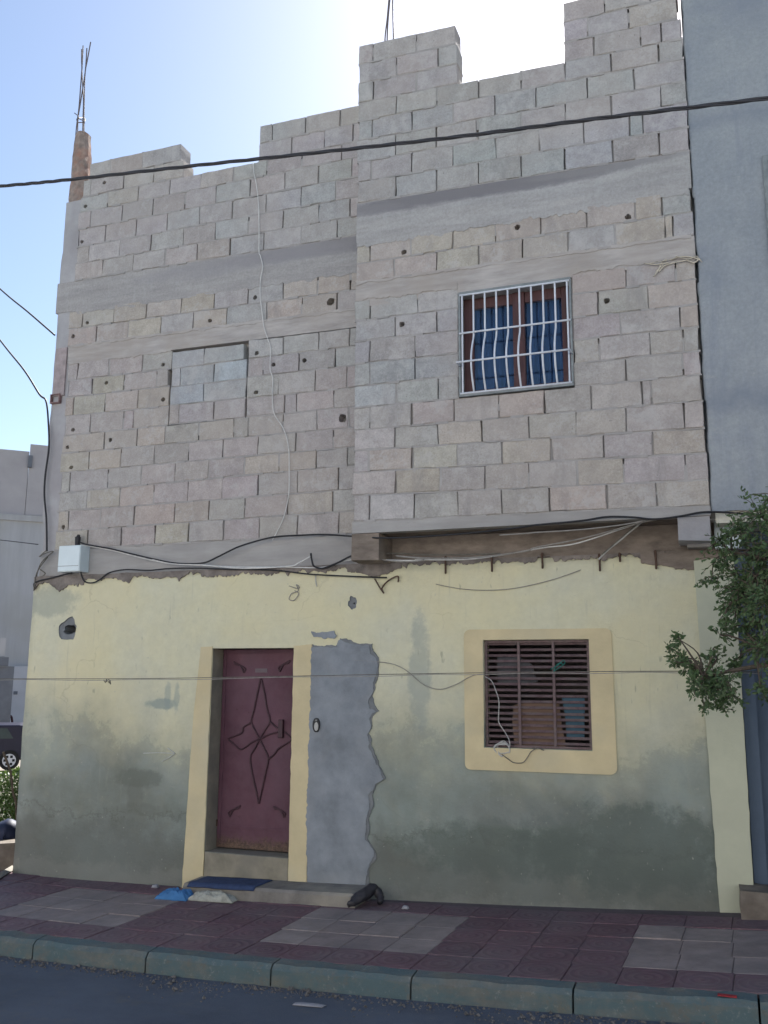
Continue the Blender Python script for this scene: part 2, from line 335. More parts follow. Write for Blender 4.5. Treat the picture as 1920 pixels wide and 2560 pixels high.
def neigh_material():
    g = NG('blue_grey_render'); x, y, z = g.sep()
    c = g.ramp(g.noise(1.3, 8, 0.7), [(0.3, (0.255, 0.28, 0.300)), (0.7, (0.345, 0.362, 0.368))])
    c = g.mix(1.0, c, g.ramp(g.noise(30, 6, 0.8), [(0.3, 0.84), (0.7, 1.10)]), 'MULTIPLY')
    c = g.mix(g.ramp(g.noise(2.2, 6, 0.7, stretch=(4, 4, 0.3)), [(0.52, 0.0), (0.72, 0.5)]), c, (0.20, 0.225, 0.27))     # rain streaks
    c = g.mix(g.ramp(g.noise(0.7, 5, 0.6, stretch=(1, 1, 1.6)), [(0.5, 0.0), (0.66, 0.6)]), c, (0.205, 0.23, 0.275))
    c = g.mix(g.ramp(g.noise(5, 5, 0.7), [(0.64, 0.0), (0.70, 0.5)]), c, (0.37, 0.375, 0.365))
    for zz, k in ((6.55, .45), (4.15, .5), (8.6, .35)):               # joints of the render lifts
        d = g.math('ABSOLUTE', g.math('SUBTRACT', g.math('ADD', z, g.math('MULTIPLY', g.math('SUBTRACT', g.noise(1.5, 6, 0.75), 0.5), 0.5)), zz))
        c = g.mix(g.ramp(d, [(0.0, k), (0.14, 0.0)]), c, (0.17, 0.195, 0.235))
    return g.done(c, 0.9, g.bump(g.mix(0.5, g.noise(50, 6, 0.8), g.noise(7, 5, 0.7)), 0.6, 0.012), 0, 0.2)
M_NEIGH = neigh_material()
M_NEIGHLOW = basic('blue_paint', (0.09, 0.12, 0.165), 0.12, 2.0, 0.8, 0.3, 45, spec=0.25)
M_CREAMTRIM = basic('crumbled_trim', (0.52, 0.50, 0.42), 0.25, 9, 0.93, 0.6, 40, spec=0.2)
M_FARWALL = basic('far_block_wall', (0.40, 0.375, 0.375), 0.10, 1.2, 0.95, 0.2, 10, tint=(0.34, 0.32, 0.33))
M_FARPLAIN = basic('far_render', (0.40, 0.395, 0.40), 0.12, 1.0, 0.95, 0.2, 10, tint=(0.35, 0.34, 0.31), stretch=(3, 3, 0.3))
M_FARLOW = basic('far_low_wall', (0.44, 0.44, 0.46), 0.1, 1.0, 0.95, 0.2, 10)
M_FARDARK = basic('dull_blue_concrete', (0.14, 0.15, 0.17), 0.2, 3, 0.9, 0.2, 20)
M_STONE = basic('brown_stone', (0.17, 0.145, 0.12), 0.35, 7, 0.95, 0.7, 30, tint=(0.10, 0.08, 0.06))
M_TILE_R = tile_material('red_paving_tile', (0.122, 0.066, 0.080), (0.158, 0.090, 0.104), True)
M_TILE_G = tile_material('grey_paving_tile', (0.235, 0.188, 0.178), (0.29, 0.24, 0.222), False)
M_BED = basic('paving_bed', (0.115, 0.095, 0.095), 0.25, 8, 0.95, 0.4, 40)
def kerb_material():
    g = NG('worn_painted_kerb'); x, y, z = g.sep()
    c = g.ramp(g.noise(6, 8, 0.7), [(0.3, (0.105, 0.105, 0.095)), (0.7, (0.185, 0.18, 0.155))])
    paint = g.ramp(g.noise(3.2, 8, 0.72, stretch=(0.7, 1, 1.6)), [(0.36, 0.0), (0.56, 0.85)])
    c = g.mix(paint, c, (0.072, 0.118, 0.130))
    c = g.mix(g.ramp(g.noise(9, 8, 0.8), [(0.55, 0.0), (0.62, 0.7)]), c, (0.125, 0.12, 0.105))
    c = g.mix(g.ramp(g.noise(2.1, 6, 0.7), [(0.52, 0.0), (0.7, 0.6)]), c, (0.155, 0.14, 0.095))
    c = g.mix(g.ramp(g.noise(22, 5, 0.8), [(0.58, 0.0), (0.70, 0.6)]), c, (0.25, 0.26, 0.25))
    return g.done(c, 0.9, g.bump(g.noise(40, 6, 0.75), 0.6, 0.01), 0, 0.25)
M_KERB = kerb_material()
def asphalt_material():
    g = NG('asphalt')
    c = g.ramp(g.noise(1.3, 8, 0.7), [(0.3, (0.056, 0.070, 0.096)), (0.7, (0.094, 0.112, 0.145))])
    c = g.mix(g.ramp(g.noise(210, 3, 0.7), [(0.45, 0.0), (0.75, 0.6)]), c, (0.15, 0.155, 0.165))
    c = g.mix(g.ramp(g.noise(5, 7, 0.7), [(0.54, 0.0), (0.70, 0.55)]), c, (0.125, 0.12, 0.115))
    c = g.mix(g.ramp(g.noise(0.9, 6, 0.7, stretch=(0.5, 2, 1)), [(0.5, 0.0), (0.7, 0.5)]), c, (0.045, 0.05, 0.062))
    return g.done(c, 0.85, g.bump(g.noise(160, 5, 0.8), 0.6, 0.006), 0, 0.3)
M_ASPHALT = asphalt_material()
M_GROUND = basic('dusty_ground', (0.20, 0.175, 0.145), 0.25, 0.8, 0.95, 0.4, 20)
M_PEBBLE = basic('gutter_grit', (0.13, 0.12, 0.11), 0.7, 60, 0.95, 0, 50)
M_LEAF = None
def leaf_material(name, a, b, scale=9):
    g = NG(name)
    c = g.ramp(g.noise(scale, 4, 0.7), [(0.3, a), (0.7, b)])
    g.b.inputs['Transmission Weight'].default_value = 0.0
    g.b.inputs['Subsurface Weight'].default_value = 0.0
    m = g.done(c, 0.45, None, 0, 0.35)
    tr = g.n('BsdfTranslucent'); g.l(g.mix(0.6, c, (0.10, 0.17, 0.03)), tr.inputs[0])
    ms = g.n('MixShader'); ms.inputs[0].default_value = 0.22
    out = g.t.nodes['Material Output']; g.l(g.b.outputs[0], ms.inputs[1]); g.l(tr.outputs[0], ms.inputs[2]); g.l(ms.outputs[0], out.inputs[0])
    return m
M_LEAF = leaf_material('tree_leaf', (0.055, 0.105, 0.045), (0.135, 0.195, 0.09), 30)
M_HEDGE = leaf_material('hedge_leaf', (0.05, 0.085, 0.022), (0.115, 0.165, 0.045), 9)
M_BARK = basic('bark', (0.10, 0.08, 0.062), 0.3, 14, 0.95, 0.8, 30)
M_NET = basic('green_net', (0.10, 0.17, 0.06), 0.2, 8, 0.7, 0, 20)
M_TARP = basic('blue_tarp', (0.012, 0.018, 0.045), 0.3, 5, 0.6, 0.3, 10)
M_MAT = basic('blue_doormat', (0.036, 0.055, 0.115), 0.3, 14, 0.95, 0.5, 90)
M_LBLUE = basic('light_blue_cloth', (0.055, 0.17, 0.36), 0.15, 9, 0.85, 0.3, 40)
M_RAG = basic('pale_rag', (0.36, 0.36, 0.31), 0.35, 18, 0.95, 0.6, 50)
M_BLACKBAG = basic('black_bag', (0.028, 0.026, 0.03), 0.3, 14, 0.5, 0.5, 30, spec=0.4)
M_PAPER = basic('litter_paper', (0.25, 0.25, 0.27), 0.15, 14, 0.9, 0.2, 40)
M_REDMARK = basic('red_paint', (0.30, 0.03, 0.035), 0.2, 20, 0.8, 0, 40)
M_SCRATCH = basic('pale_scratch', (0.42, 0.43, 0.40), 0.2, 30, 0.9, 0, 40)
M_CARPAINT = basic('dark_blue_car_paint', (0.010, 0.011, 0.030), 0.1, 3, 0.35, 0, 30, spec=0.35)
M_TYRE = basic('tyre', (0.02, 0.02, 0.02), 0.2, 9, 0.9, 0, 30)
M_HUB = basic('hubcap', (0.55, 0.56, 0.58), 0.1, 9, 0.4, 0, 30)
M_GLASSD = basic('car_window', (0.06, 0.075, 0.08), 0.1, 5, 0.08, 0, 30, spec=0.6)
M_SKIN = basic('skin', (0.10, 0.055, 0.04), 0.1, 9, 0.7, 0, 30)
M_HAIR = basic('black_hair', (0.012, 0.011, 0.011), 0.1, 9, 0.7, 0, 30)
M_SHIRT = basic('dark_maroon_shirt', (0.045, 0.022, 0.028), 0.15, 9, 0.9, 0, 30)
def glass_pane():
    g = NG('window_glass'); gl = g.n('BsdfGlossy'); gl.inputs['Roughness'].default_value = 0.04; gl.inputs[0].default_value = (0.8, 0.9, 1, 1)
    tr = g.n('BsdfTransparent'); tr.inputs[0].default_value = (0.86, 0.92, 0.97, 1); fr = g.n('Fresnel'); fr.inputs[0].default_value = 1.5
    ms = g.n('MixShader'); g.l(fr.outputs[0], ms.inputs[0]); g.l(tr.outputs[0], ms.inputs[1]); g.l(gl.outputs[0], ms.inputs[2])
    g.l(ms.outputs[0], g.t.nodes['Material Output'].inputs[0]); return g.m
M_GLASS = glass_pane()

# ------------------------------------------------------------------ ground, road, pavement
def xgrid():
    xs = [-160, -80, -45, -30] + [-25 + i * 2.5 for i in range(7)] + [-7.5 + i * 0.5 for i in range(18)] + [1.5, 2.5, 3.5, 5, 8, 20, 60, 160]
    return sorted(set(xs))
def ground_sheet(name, mat, ys, off):
    xs = xgrid(); mb = MB(); n = len(xs)
    vsx = [(x, y if not callable(y) else y(x), ground_z(x) + off) for y in ys for x in xs]
    mb.add(vsx, [(j * n + i, j * n + i + 1, (j + 1) * n + i + 1, (j + 1) * n + i) for j in range(len(ys) - 1) for i in range(n - 1)])
    return tag(mb.build(name, mat, smooth=True), kind='structure')
SK = -0.038                                               # the paving runs slightly askew to the house
def skew(X): return SK * (max(-40, min(40, X)) + 3.0)
ground_sheet('ground', M_GROUND, [-200, -60, -30, -12, 0, 6, 20, 60, 200], -0.15)
ground_sheet('road', M_ASPHALT, [-11.0, -7, -4, lambda x: skew(x) - 2.0], -0.135)
pave = ground_sheet('pavement', M_BED, [lambda x: skew(x) - 1.90, lambda x: skew(x) - 1.0, lambda x: 0.02 if x < 30 else 0.02], -0.007)
ground_sheet('opposite_pavement', M_GROUND, [-16, -13, -11.0], -0.05)

def place(o, P, parent):                                  # tilt with the slope of the street
    COL.objects.link(o); o.parent = parent; o.location = P - ORG[parent.name]
    sl = (ground_z(P.x + 0.1) - ground_z(P.x - 0.1)) / 0.2
    o.rotation_euler = (random.uniform(-.004, .004), -math.atan(sl) + random.uniform(-.004, .004), math.atan(SK) + random.uniform(-.004, .004))
TW, TD = 0.322, 0.356
def tile_mesh(name, w_, d_, mat):
    h = 0.004; mb = MB(); a, b = w_ / 2 - 0.0018, d_ / 2 - 0.0018; ia, ib = a - h, b - h
    mb.add([(-a, -b, -0.03), (a, -b, -0.03), (a, b, -0.03), (-a, b, -0.03), (-a, -b, -0.003), (a, -b, -0.003), (a, b, -0.003), (-a, b, -0.003),
            (-ia, -ib, 0), (ia, -ib, 0), (ia, ib, 0), (-ia, ib, 0)],
           [(0, 1, 5, 4), (1, 2, 6, 5), (2, 3, 7, 6), (3, 0, 4, 7), (4, 5, 9, 8), (5, 6, 10, 9), (6, 7, 11, 10), (7, 4, 8, 11), (8, 9, 10, 11)])
    me = bpy.data.meshes.new(name); me.from_pydata(mb.v, [], mb.f); me.materials.append(mat); me.update(); return me
TR, TG, TH = tile_mesh('red_tile', TW, TD, M_TILE_R), tile_mesh('grey_tile', TW, TD, M_TILE_G), tile_mesh('cut_tile', TW, 0.34, M_TILE_R)
for i in range(-6, 24):
    X = -5.86 + (i + 0.5) * TW
    grey = (i % 8) in (0, 1, 2, 3)
    for j in range(5):
        yy = -0.30 - TD * (j + 0.5) + skew(X) + 0.19
        g = grey and j in (1, 2, 3)
        if j == 0: yy = -0.30 - 0.17 + 0.178 + skew(X) + 0.012
        o = bpy.data.objects.new('paving_tile', TG if g else (TH if j == 0 else TR))
        place(o, Vector((X, yy, ground_z(X) + random.uniform(-.004, .004))), pave)
# kerb of metre-long stones
kerb = empty('kerb', (-3, -1.98, ground_z(-3) - 0.13), 'worn blue-green painted stone kerb between pavement and road', 'kerb')
del kerb['category']; del kerb['label']; kerb['kind'] = 'structure'
x = -7.85
while x < 3.0:
    L = 0.985 + random.uniform(-.015, .015); mb = MB(); n = 16; prof = [(0.0, -0.14), (0.004, -0.035), (0.03, -0.004), (0.15, 0.0), (0.15, -0.14)]
    ring = []
    for k in range(n + 1):
        xx = x + 0.004 + (L - 0.008) * k / n; y0 = skew(xx) - 2.045; z0 = ground_z(xx)
        ring.append([(xx, y0 + py + mnoise.noise(Vector((xx * 9, py * 30, 1))) * 0.012, z0 + pz + mnoise.noise(Vector((xx * 7, py * 20, 7))) * 0.010) for py, pz in prof])
    m = len(prof); mb.add([p for r_ in ring for p in r_], [(k * m + q, (k + 1) * m + q, (k + 1) * m + (q + 1) % m, k * m + (q + 1) % m) for k in range(n) for q in range(m)]
                          + [tuple(range(m)), tuple(n * m + q for q in range(m))[::-1]])
    mb.build('kerb_stone', M_KERB, kerb); x += L + 0.004
# grit along the gutter
mb = MB()
for _ in range(2200):
    X = random.uniform(-7.5, 1.5); d = abs(random.gauss(0, 0.07 + .09 * (mnoise.noise(Vector((X * 1.3, 0, 2))) > .05))); s_ = random.uniform(0.003, 0.011) if random.random() < 0.93 else random.uniform(0.012, 0.022)
    P = Vector((X, skew(X) - 2.06 - d, ground_z(X) - 0.135 + s_ * 0.3))
    q = [P + Vector((random.uniform(.6, 1.2) * s_ * a, random.uniform(.6, 1.2) * s_ * b, random.uniform(.5, 1) * s_ * c)) for a, b, c in ((1, 0, 0), (-1, 0, 0), (0, 1, 0), (0, -1, 0), (0, 0, 1), (0, 0, -1))]
    mb.add(q, [(0, 2, 4), (2, 1, 4), (1, 3, 4), (3, 0, 4), (2, 0, 5), (1, 2, 5), (3, 1, 5), (0, 3, 5)])
tag(mb.build('gutter_grit', M_PEBBLE), 'loose grit and pebbles along the foot of the kerb', 'grit', kind='stuff')

# ------------------------------------------------------------------ unseen row added across the street, its sunlit fronts bounce light onto the house
M_OPP = basic('whitewash', (0.58, 0.57, 0.555), 0.06, 1.0, 0.9, 0.2, 20)
for x0, x1, hh, lab in ((-30, -17.05, 6.3, 'low whitewashed house added unseen across the street, farthest down the slope'), (-17, -9.05, 7.4, 'tall whitewashed house added unseen across the street, second from the low end'),
                        (-9, -1.05, 6.7, 'whitewashed house added unseen directly across the street'), (-1, 7.95, 7.1, 'whitewashed house added unseen across the street, up the slope'), (8, 18, 6.4, 'whitewashed house added unseen across the street, highest on the slope')):
    e_ = empty('added_opposite_house', ((x0 + x1) / 2, -17, ground_z((x0 + x1) / 2)), lab, 'house', 'added unseen houses across the street')
    MB().box(x0, x1, -22, -14, ground_z(x0) - .3, hh).build('wall', M_OPP, e_)
    MB().box(x0, x1, -22, -13.8, hh + .001, hh + .2).build('cornice', M_OPP, e_)
    k = x0 + 1.2
    while k < x1 - 2:
        for zz in (1.4, 4.2):
            w_ = MB().box(k, k + 1.0, -14.0, -13.95, zz, zz + 1.2).build('window', M_GRILLEFR, e_); MB().box(k + .06, k + .94, -13.949, -13.94, zz + .06, zz + 1.14).build('pane', M_GLASSD, w_)
        k += 2.6
# ------------------------------------------------------------------ the house
HX0, HX1 = -6.85, 0.10                                    # ground-floor wall
house = empty('block_house', (-3.4, 0, 0.0), 'unfinished two-storey house, bare grey concrete-block upper floor over cream plastered ground floor', 'house')

def line_fit(pix, Y):
    P = [at(x, y, Y) for x, y in pix]
    n = len(P); mx = sum(p.x for p in P) / n; mz = sum(p.z for p in P) / n
    den = sum((p.x - mx) ** 2 for p in P)
    k = sum((p.x - mx) * (p.z - mz) for p in P) / den if den > 0.05 else 0.0
    k = max(-0.025, min(0.025, k))
    return (mz - k * mx, k)
def Z(ln, x): return ln[0] + ln[1] * x
HOLES = {}
def in_hole(wall, x0, x1, z0, z1):
    for h in HOLES.get(wall, []):
        if x0 < h[0] < x1 and z0 < h[1] < z1 and not h[3]:
            return h
    return None
def make_block(wall, x0, x1, b, t, Y, depth, mat, parent, col, name):
    """one concrete block between x0 and x1 and the bed lines b and t; chamfered arrises, slightly uneven face"""
    g = 0.0052; a0, a1 = x0 + 0.0052, x1 - 0.0052
    if a1 - a0 < 0.03: return
    jy = random.uniform(-0.004, 0.004); e = 0.005
    J = lambda: random.uniform(-0.004, 0.004) if random.random() > .1 else random.uniform(-0.013, 0.013)
    c = [(a0 + J(), Z(b, a0) + g + J() * .6), (a1 + J(), Z(b, a1) + g + J() * .6), (a1 + J(), Z(t, a1) - g + J() * .6), (a0 + J(), Z(t, a0) - g + J() * .6)]
    ring = []; sd = random.random() * 90                     # the four arrises, worn: 16 points round the block
    for k, nseg in ((0, 5), (1, 3), (2, 5), (3, 3)):
        p, q = c[k], c[(k + 1) % 4]
        for m_ in range(nseg):
            t_ = m_ / nseg; x_, z_ = p[0] + (q[0] - p[0]) * t_, p[1] + (q[1] - p[1]) * t_
            if m_: x_ += random.uniform(-.003, .003); z_ += random.uniform(-.003, .003)
            ring.append((x_, z_))
    N = len(ring); mxx = sum(p[0] for p in ring) / N; mzz = sum(p[1] for p in ring) / N
    ins = [(x_ - math.copysign(min(e * random.uniform(.6, 1.5), abs(x_ - mxx) * .4), x_ - mxx) * (abs(x_ - mxx) > .3 * (a1 - a0) or 0.0), z_ - math.copysign(e * random.uniform(.6, 1.5), z_ - mzz) * (abs(z_ - mzz) > .06 or 0.0)) for x_, z_ in ring]
    mb = MB()
    mb.v = [Vector((x_, Y + jy + J() * .3, z_)) for x_, z_ in ins] + [Vector((x_, Y + jy + e, z_)) for x_, z_ in ring] + [Vector((x_, Y + depth, z_)) for x_, z_ in ring]
    for k in range(N):
        k2 = (k + 1) % N; mb.f += [(N + k, N + k2, k2, k), (2 * N + k, 2 * N + k2, N + k2, N + k)]
    mb.f.append(tuple(2 * N + k for k in range(N))[::-1])
    h = in_hole(wall, x0, x1, Z(b, (x0 + x1) / 2), Z(t, (x0 + x1) / 2))
    if h is None or a1 - a0 < 2 * h[2] + 0.03:
        mb.f.append(tuple(range(N)))
    else:
        h[3] = True; r_ = h[2]
        hx = min(max(h[0], a0 + r_ + 0.012), a1 - r_ - 0.012); zb = Z(b, hx) + 0.014; zt = Z(t, hx) - 0.014
        hz = min(max(h[1], zb + r_), zt - r_); ri = len(mb.v)
        rr = [(math.atan2(z_ - hz, x_ - hx), r_ * random.uniform(.82, 1.2)) for x_, z_ in ins]
        for dep in (0, 0.11):
            for a_, q in rr: mb.v.append(Vector((hx + q * math.cos(a_), Y + jy + dep, hz + q * math.sin(a_))))
        for k in range(N):
            k2 = (k + 1) % N; mb.f += [(k, k2, ri + k2, ri + k), (ri + k, ri + k2, ri + N + k2, ri + N + k)]
        mb.f.append(tuple(ri + N + k for k in range(N)))
    mb.m = [0] * len(mb.f)
    o = mb.build(name, mat, parent); o.color = (*col, 1); return o
def course(wall, mort, b, t, X0, X1, joints, Y, depth, parent, tone, fill=0.35, end_l=0.0, jit=0.0):
    js = sorted(at(x, y, Y).x for x, y in joints); xs = [X0 + random.uniform(-jit, jit)]
    for j in js:
        if X0 + 0.05 < j < X1 - 0.05: xs.append(j)
    xs.append(X1 + random.uniform(-jit, jit)); full = [xs[0]]
    for a, c in zip(xs, xs[1:]):
        n = max(1, round((c - a) / 0.41)) if c - a > 0.58 else 1
        for k in range(1, n + 1): full.append(a + (c - a) * k / n + (random.uniform(-.012, .012) if k < n else 0))
    for a, c in zip(full, full[1:]):
        v = random.gauss(1.0, 0.04); base = tone[0] if random.random() < tone[2] else tone[1]
        col = tuple(ch * v * random.uniform(.97, 1.03) for ch in base)
        make_block(wall, a, c, b, t, Y, depth, M_BLOCK, parent, col, 'block' if c - a > 0.3 else 'half_block')
    # mortar: a bed under the course, and some of the upright joints filled
    n = max(2, int((X1 - X0) / 0.11)); rec = 0.0045
    for k in range(n):
        a = X0 + (X1 - X0) * k / n; c = X0 + (X1 - X0) * (k + 1) / n; q = random.choice((-.004, -.002, 0.002, 0.004, 0.007, 0.012)) * random.uniform(.7, 1.2); q2 = q + random.uniform(-.002, .002)
        za, zc = Z(b, a), Z(b, c); hh = random.uniform(.006, .0125) if q < 0.001 else 0.0085
        mort.add([(a, Y + q, za - hh), (c, Y + q, zc - hh), (c, Y + q, zc + hh), (a, Y + q, za + hh), (a, Y + depth, za - hh), (c, Y + depth, zc - hh), (c, Y + depth, zc + hh), (a, Y + depth, za + hh)],
                 [(0, 1, 2, 3), (4, 0, 3, 7), (1, 5, 6, 2), (3, 2, 6, 7), (4, 5, 1, 0)])
    for j in full[1:-1]:
        mort.box(j - 0.012, j + 0.012, Y + random.choice((.018, .025, .035, .05)), Y + depth - 0.004, Z(b, j), Z(t, j))
        if random.random() < fill:
            za, zc = Z(b, j), Z(t, j); lo = za + (zc - za) * random.choice((0, 0, 0, .3, .5)); hi = zc - (zc - za) * random.choice((0, 0, 0, .25, .4))
            q = random.uniform(0.002, 0.008); mort.box(j - 0.013, j + 0.013, Y + q, Y + depth - 0.003, lo, hi)
GREY = (0.410, 0.392, 0.378); COOL = (0.400, 0.394, 0.384); WARM = (0.450, 0.402, 0.348); PINK = (0.425, 0.392, 0.366); BLUE = (0.405, 0.422, 0.428)
L1 = lambda p: T(100, 320, p)
L2 = lambda p: T(500, 240, p)
L3 = lambda p: T(100, 660, p)
L4 = lambda p: T(500, 600, p)
L5 = lambda p: T(80, 1000, p)
L6 = lambda p: T(500, 980, p)
Q1 = lambda p: T(860, 0, p)
Q2 = lambda p: T(1300, 0, p)
Q3 = lambda p: T(860, 360, p)
Q4 = lambda p: T(1300, 360, p)
Q5 = lambda p: T(860, 700, p)
Q6 = lambda p: T(1340, 700, p)
Q7 = lambda p: T(860, 1040, p)
Q8 = lambda p: T(1340, 1040, p)
def holes(wall, pix, Y, r_): HOLES.setdefault(wall, []).extend([[at(x, y, Y).x, at(x, y, Y).z, r_, False] for x, y in pix])
holes('L', L1([(375, 650), (535, 455), (345, 945)]) + L3([(390, 490), (275, 600), (1410, 470), (550, 985), (1020, 835), (1020, 1125)])
      + L4([(455, 475), (470, 940), (610, 1035), (865, 1000), (465, 1265)]) + L5([(340, 248), (293, 395), (650, 330), (325, 560), (260, 1055)]), 0.0, 0.024)
holes('L', L4([(1085, 515)]) + L6([(1210, 215)]), 0.0, 0.042)
holes('Q', Q3([(497, 905), (1438, 690)]) + Q4([(897, 620), (718, 1300)]) + Q5([(480, 368)]), OVER, 0.027)

# ---- left upper wall (flush with the ground floor)
XL, XS = -6.63, -2.95                                     # blocks run from the corner column to behind the projecting part
BED = {
 0: L1([(1210, 405), (1345, 380), (1600, 330), (420, 555)]) + L2([(490, 525)]),
 1: L1([(560, 660), (815, 605), (1335, 495), (1605, 445)]) + L2([(553, 655), (850, 605)]),
 2: L1([(420, 815), (680, 785), (935, 725), (1200, 665), (1460, 635)]) + L2([(410, 845), (695, 780), (985, 720)]),
 3: L1([(540, 945), (795, 905), (1055, 845), (1322, 815), (1595, 760)]) + L2([(547, 975), (1128, 860)]),
 4: L1([(405, 1105), (660, 1075), (920, 1010), (1185, 980), (1455, 930)]) + L2([(688, 1100)]),
 5: L1([(517, 1235), (772, 1180), (1037, 1140), (1303, 1100), (1575, 1070)]) + L2([(530, 1275), (1137, 1180)]),
 6: L3([(612, 495), (885, 445), (1170, 420), (1445, 365)]) + L4([(115, 565), (400, 525), (690, 500), (975, 455), (1275, 410)]),
 7: L3([(465, 655), (728, 615), (1000, 590), (1270, 545), (1548, 510)]) + L4([(220, 710), (550, 655), (845, 620), (1135, 600)]),
 8: L3([(230, 820), (550, 780), (1090, 728)]) + L4([(390, 840), (690, 790), (920, 770)]),
 9: L3([(310, 955), (570, 930), (1080, 870)]) + L4([(410, 985), (690, 945), (985, 915)]),
 10: L3([(435, 1085), (695, 1055), (965, 1020), (1070, 1015)]) + L4([(525, 1110), (820, 1095), (1120, 1060)]),
 11: L5([(340, 130), (605, 105), (870, 75), (1115, 45)]) + L4([(955, 1255), (1200, 1235)]),
 12: L5([(480, 285), (755, 240), (1100, 205)]) + L6([(410, 205), (700, 170), (1110, 145)]),
 13: L5([(470, 440), (1105, 350), (1385, 325)]) + L6([(280, 380), (400, 375), (740, 340), (970, 330)]),
 14: L5([(470, 595), (738, 555), (1015, 525), (1295, 510), (1580, 475)]) + L6([(185, 550), (480, 520), (795, 500), (1105, 475)]),
 15: L5([(310, 775), (630, 725), (905, 690), (1185, 685), (1465, 655)]) + L6([(70, 720), (365, 695)]),
 16: L5([(455, 915), (730, 885), (1010, 850), (1290, 835), (1575, 825)]) + L6([(183, 890), (480, 870)]),
 17: L5([(298, 1085), (567, 1065), (845, 1045), (1180, 1020), (1465, 1005)]) + L6([(370, 1045), (640, 1030)]),
 18: L5([(738, 1215), (1020, 1195), (1600, 1170)]) + L6([(490, 1215)]),
}
JNT = {
 -1: L1([(580, 330), (850, 260)]) + L2([(600, 295), (875, 235), (1165, 170)]),
 0: L1([(420, 495), (690, 470)]) + L2([(1030, 365), (760, 440)]),
 1: L1([(560, 600), (815, 545), (1075, 490), (1335, 440), (1605, 390)]) + L2([(553, 600), (845, 570)]),
 2: L1([(420, 750), (680, 715), (935, 660), (1200, 605), (1460, 570)]) + L2([(413, 780), (705, 720), (985, 655)]),
 3: L1([(540, 885), (795, 845), (1055, 775), (1322, 735), (1595, 700)]) + L2([(547, 905), (838, 865), (1128, 800)]),
 4: L1([(405, 1040), (660, 1020), (920, 950), (1185, 915), (1455, 860)]) + L2([(403, 1090), (688, 1035), (985, 960)]),
 5: L1([(517, 1175), (772, 1120), (1037, 1075), (1303, 1030), (1575, 1000)]) + L2([(530, 1210), (840, 1150), (1137, 1110)]),
 6: L3([(350, 470), (612, 440), (885, 370), (1170, 350), (1445, 295)]) + L4([(400, 460), (690, 430), (975, 370)]),
 7: L3([(465, 585), (728, 550), (1000, 520), (1270, 470), (1548, 440)]) + L4([(550, 590), (845, 545), (1135, 530)]),
 9: L3([(310, 900), (570, 860), (850, 800)]) + L4([(690, 865), (985, 840)]),
 10: L3([(435, 1020), (695, 990), (965, 960)]) + L4([(525, 1045), (820, 1020), (1120, 1000)]),
 11: L3([(275, 1205), (540, 1170), (810, 1130)]) + L4([(650, 1230), (955, 1185)]),
 12: L5([(480, 215), (755, 165), (840, 165)]) + L6([(700, 110), (800, 110), (1110, 80)]),
 13: L5([(600, 340), (870, 300), (1105, 280), (1385, 260)]) + L6([(280, 300), (400, 290), (690, 260), (970, 250)]),
 14: L5([(470, 530), (738, 475), (1015, 460), (1295, 440), (1580, 410)]) + L6([(480, 450), (795, 420), (1105, 405)]),
 15: L5([(310, 720), (630, 660), (905, 620), (1185, 610), (1465, 600)]) + L6([(365, 620), (655, 590), (963, 580)]),
 16: L5([(455, 845), (730, 810), (1010, 780), (1290, 765), (1575, 755)]) + L6([(480, 790)]),
 17: L5([(298, 1025), (567, 985), (845, 960), (1180, 945), (1465, 930)]) + L6([(370, 970)]),
 18: L5([(460, 1130), (738, 1140), (1020, 1120), (1300, 1100)]) + L6([(195, 1140), (490, 1140)]),
}
B = {k: line_fit(v, 0.0) for k, v in BED.items()}
up = lambda ln, d: (ln[0] + d, ln[1])
h_ = 0.205
Z0 = 2.90                                                 # where the upper floor begins
roofz = Z(B[5], -5) - 0.02
back = MB()
back.box(XL - 0.17, XS + 0.1, 0.105, 0.205, Z0, roofz)
left_wall = back.build('upper_wall', M_MORTAR, house)
mort = MB()
top0, top1 = up(B[0], h_), up(B[0], 2 * h_)
pxl = lambda p, Y=0.0: at(p[0], p[1], Y).x
a_l, a_r = XL + 0.02, pxl(L1([(1165, 300)])[0]); a0_r = pxl(L1([(1190, 400)])[0])
b_l = pxl(L2([(494, 400)])[0])
TGREY = (GREY, PINK, 0.75); TMIX = (GREY, WARM, 0.3); TLOW = (WARM, PINK, 0.35)
course('L', mort, top0, top1, pxl(L1([(415, 300)])[0]), a_r, JNT[-1], 0.0, 0.2, left_wall, (PINK, GREY, .5), 0.8)
course('L', mort, B[0], top0, a_l, a0_r, JNT[0], 0.0, 0.2, left_wall, (PINK, GREY, .5), 0.5)
course('L', mort, top0, top1, b_l, XS, JNT[-1], 0.0, 0.2, left_wall, TGREY, 0.2)
course('L', mort, B[0], top0, b_l - 0.01, XS, JNT[0], 0.0, 0.2, left_wall, TGREY, 0.3)
for k in range(1, 6):
    course('L', mort, B[k], B[k - 1], XL, XS, JNT[k], 0.0, 0.2, left_wall, TGREY, 0.3, jit=0.02)
for k in (6, 7):
    course('L', mort, B[k], up(B[k], h_) if k == 6 else B[6], XL - 0.03, XS, JNT[k], 0.0, 0.11, left_wall, (WARM, GREY, 0.75), 0.35, jit=0.02)
wx0, wx1 = at(427, 900).x, at(620, 900).x                 # the walled-up window
for k in (9, 10, 11, 12):
    course('L', mort, B[k], B[k - 1], XL, wx0, JNT[k], 0.0, 0.11, left_wall, (WARM, PINK, 0.55), 0.35, jit=0.02)
    course('L', mort, B[k], B[k - 1], wx1, XS, JNT[k], 0.0, 0.11, left_wall, (PINK, GREY, 0.55), 0.35)
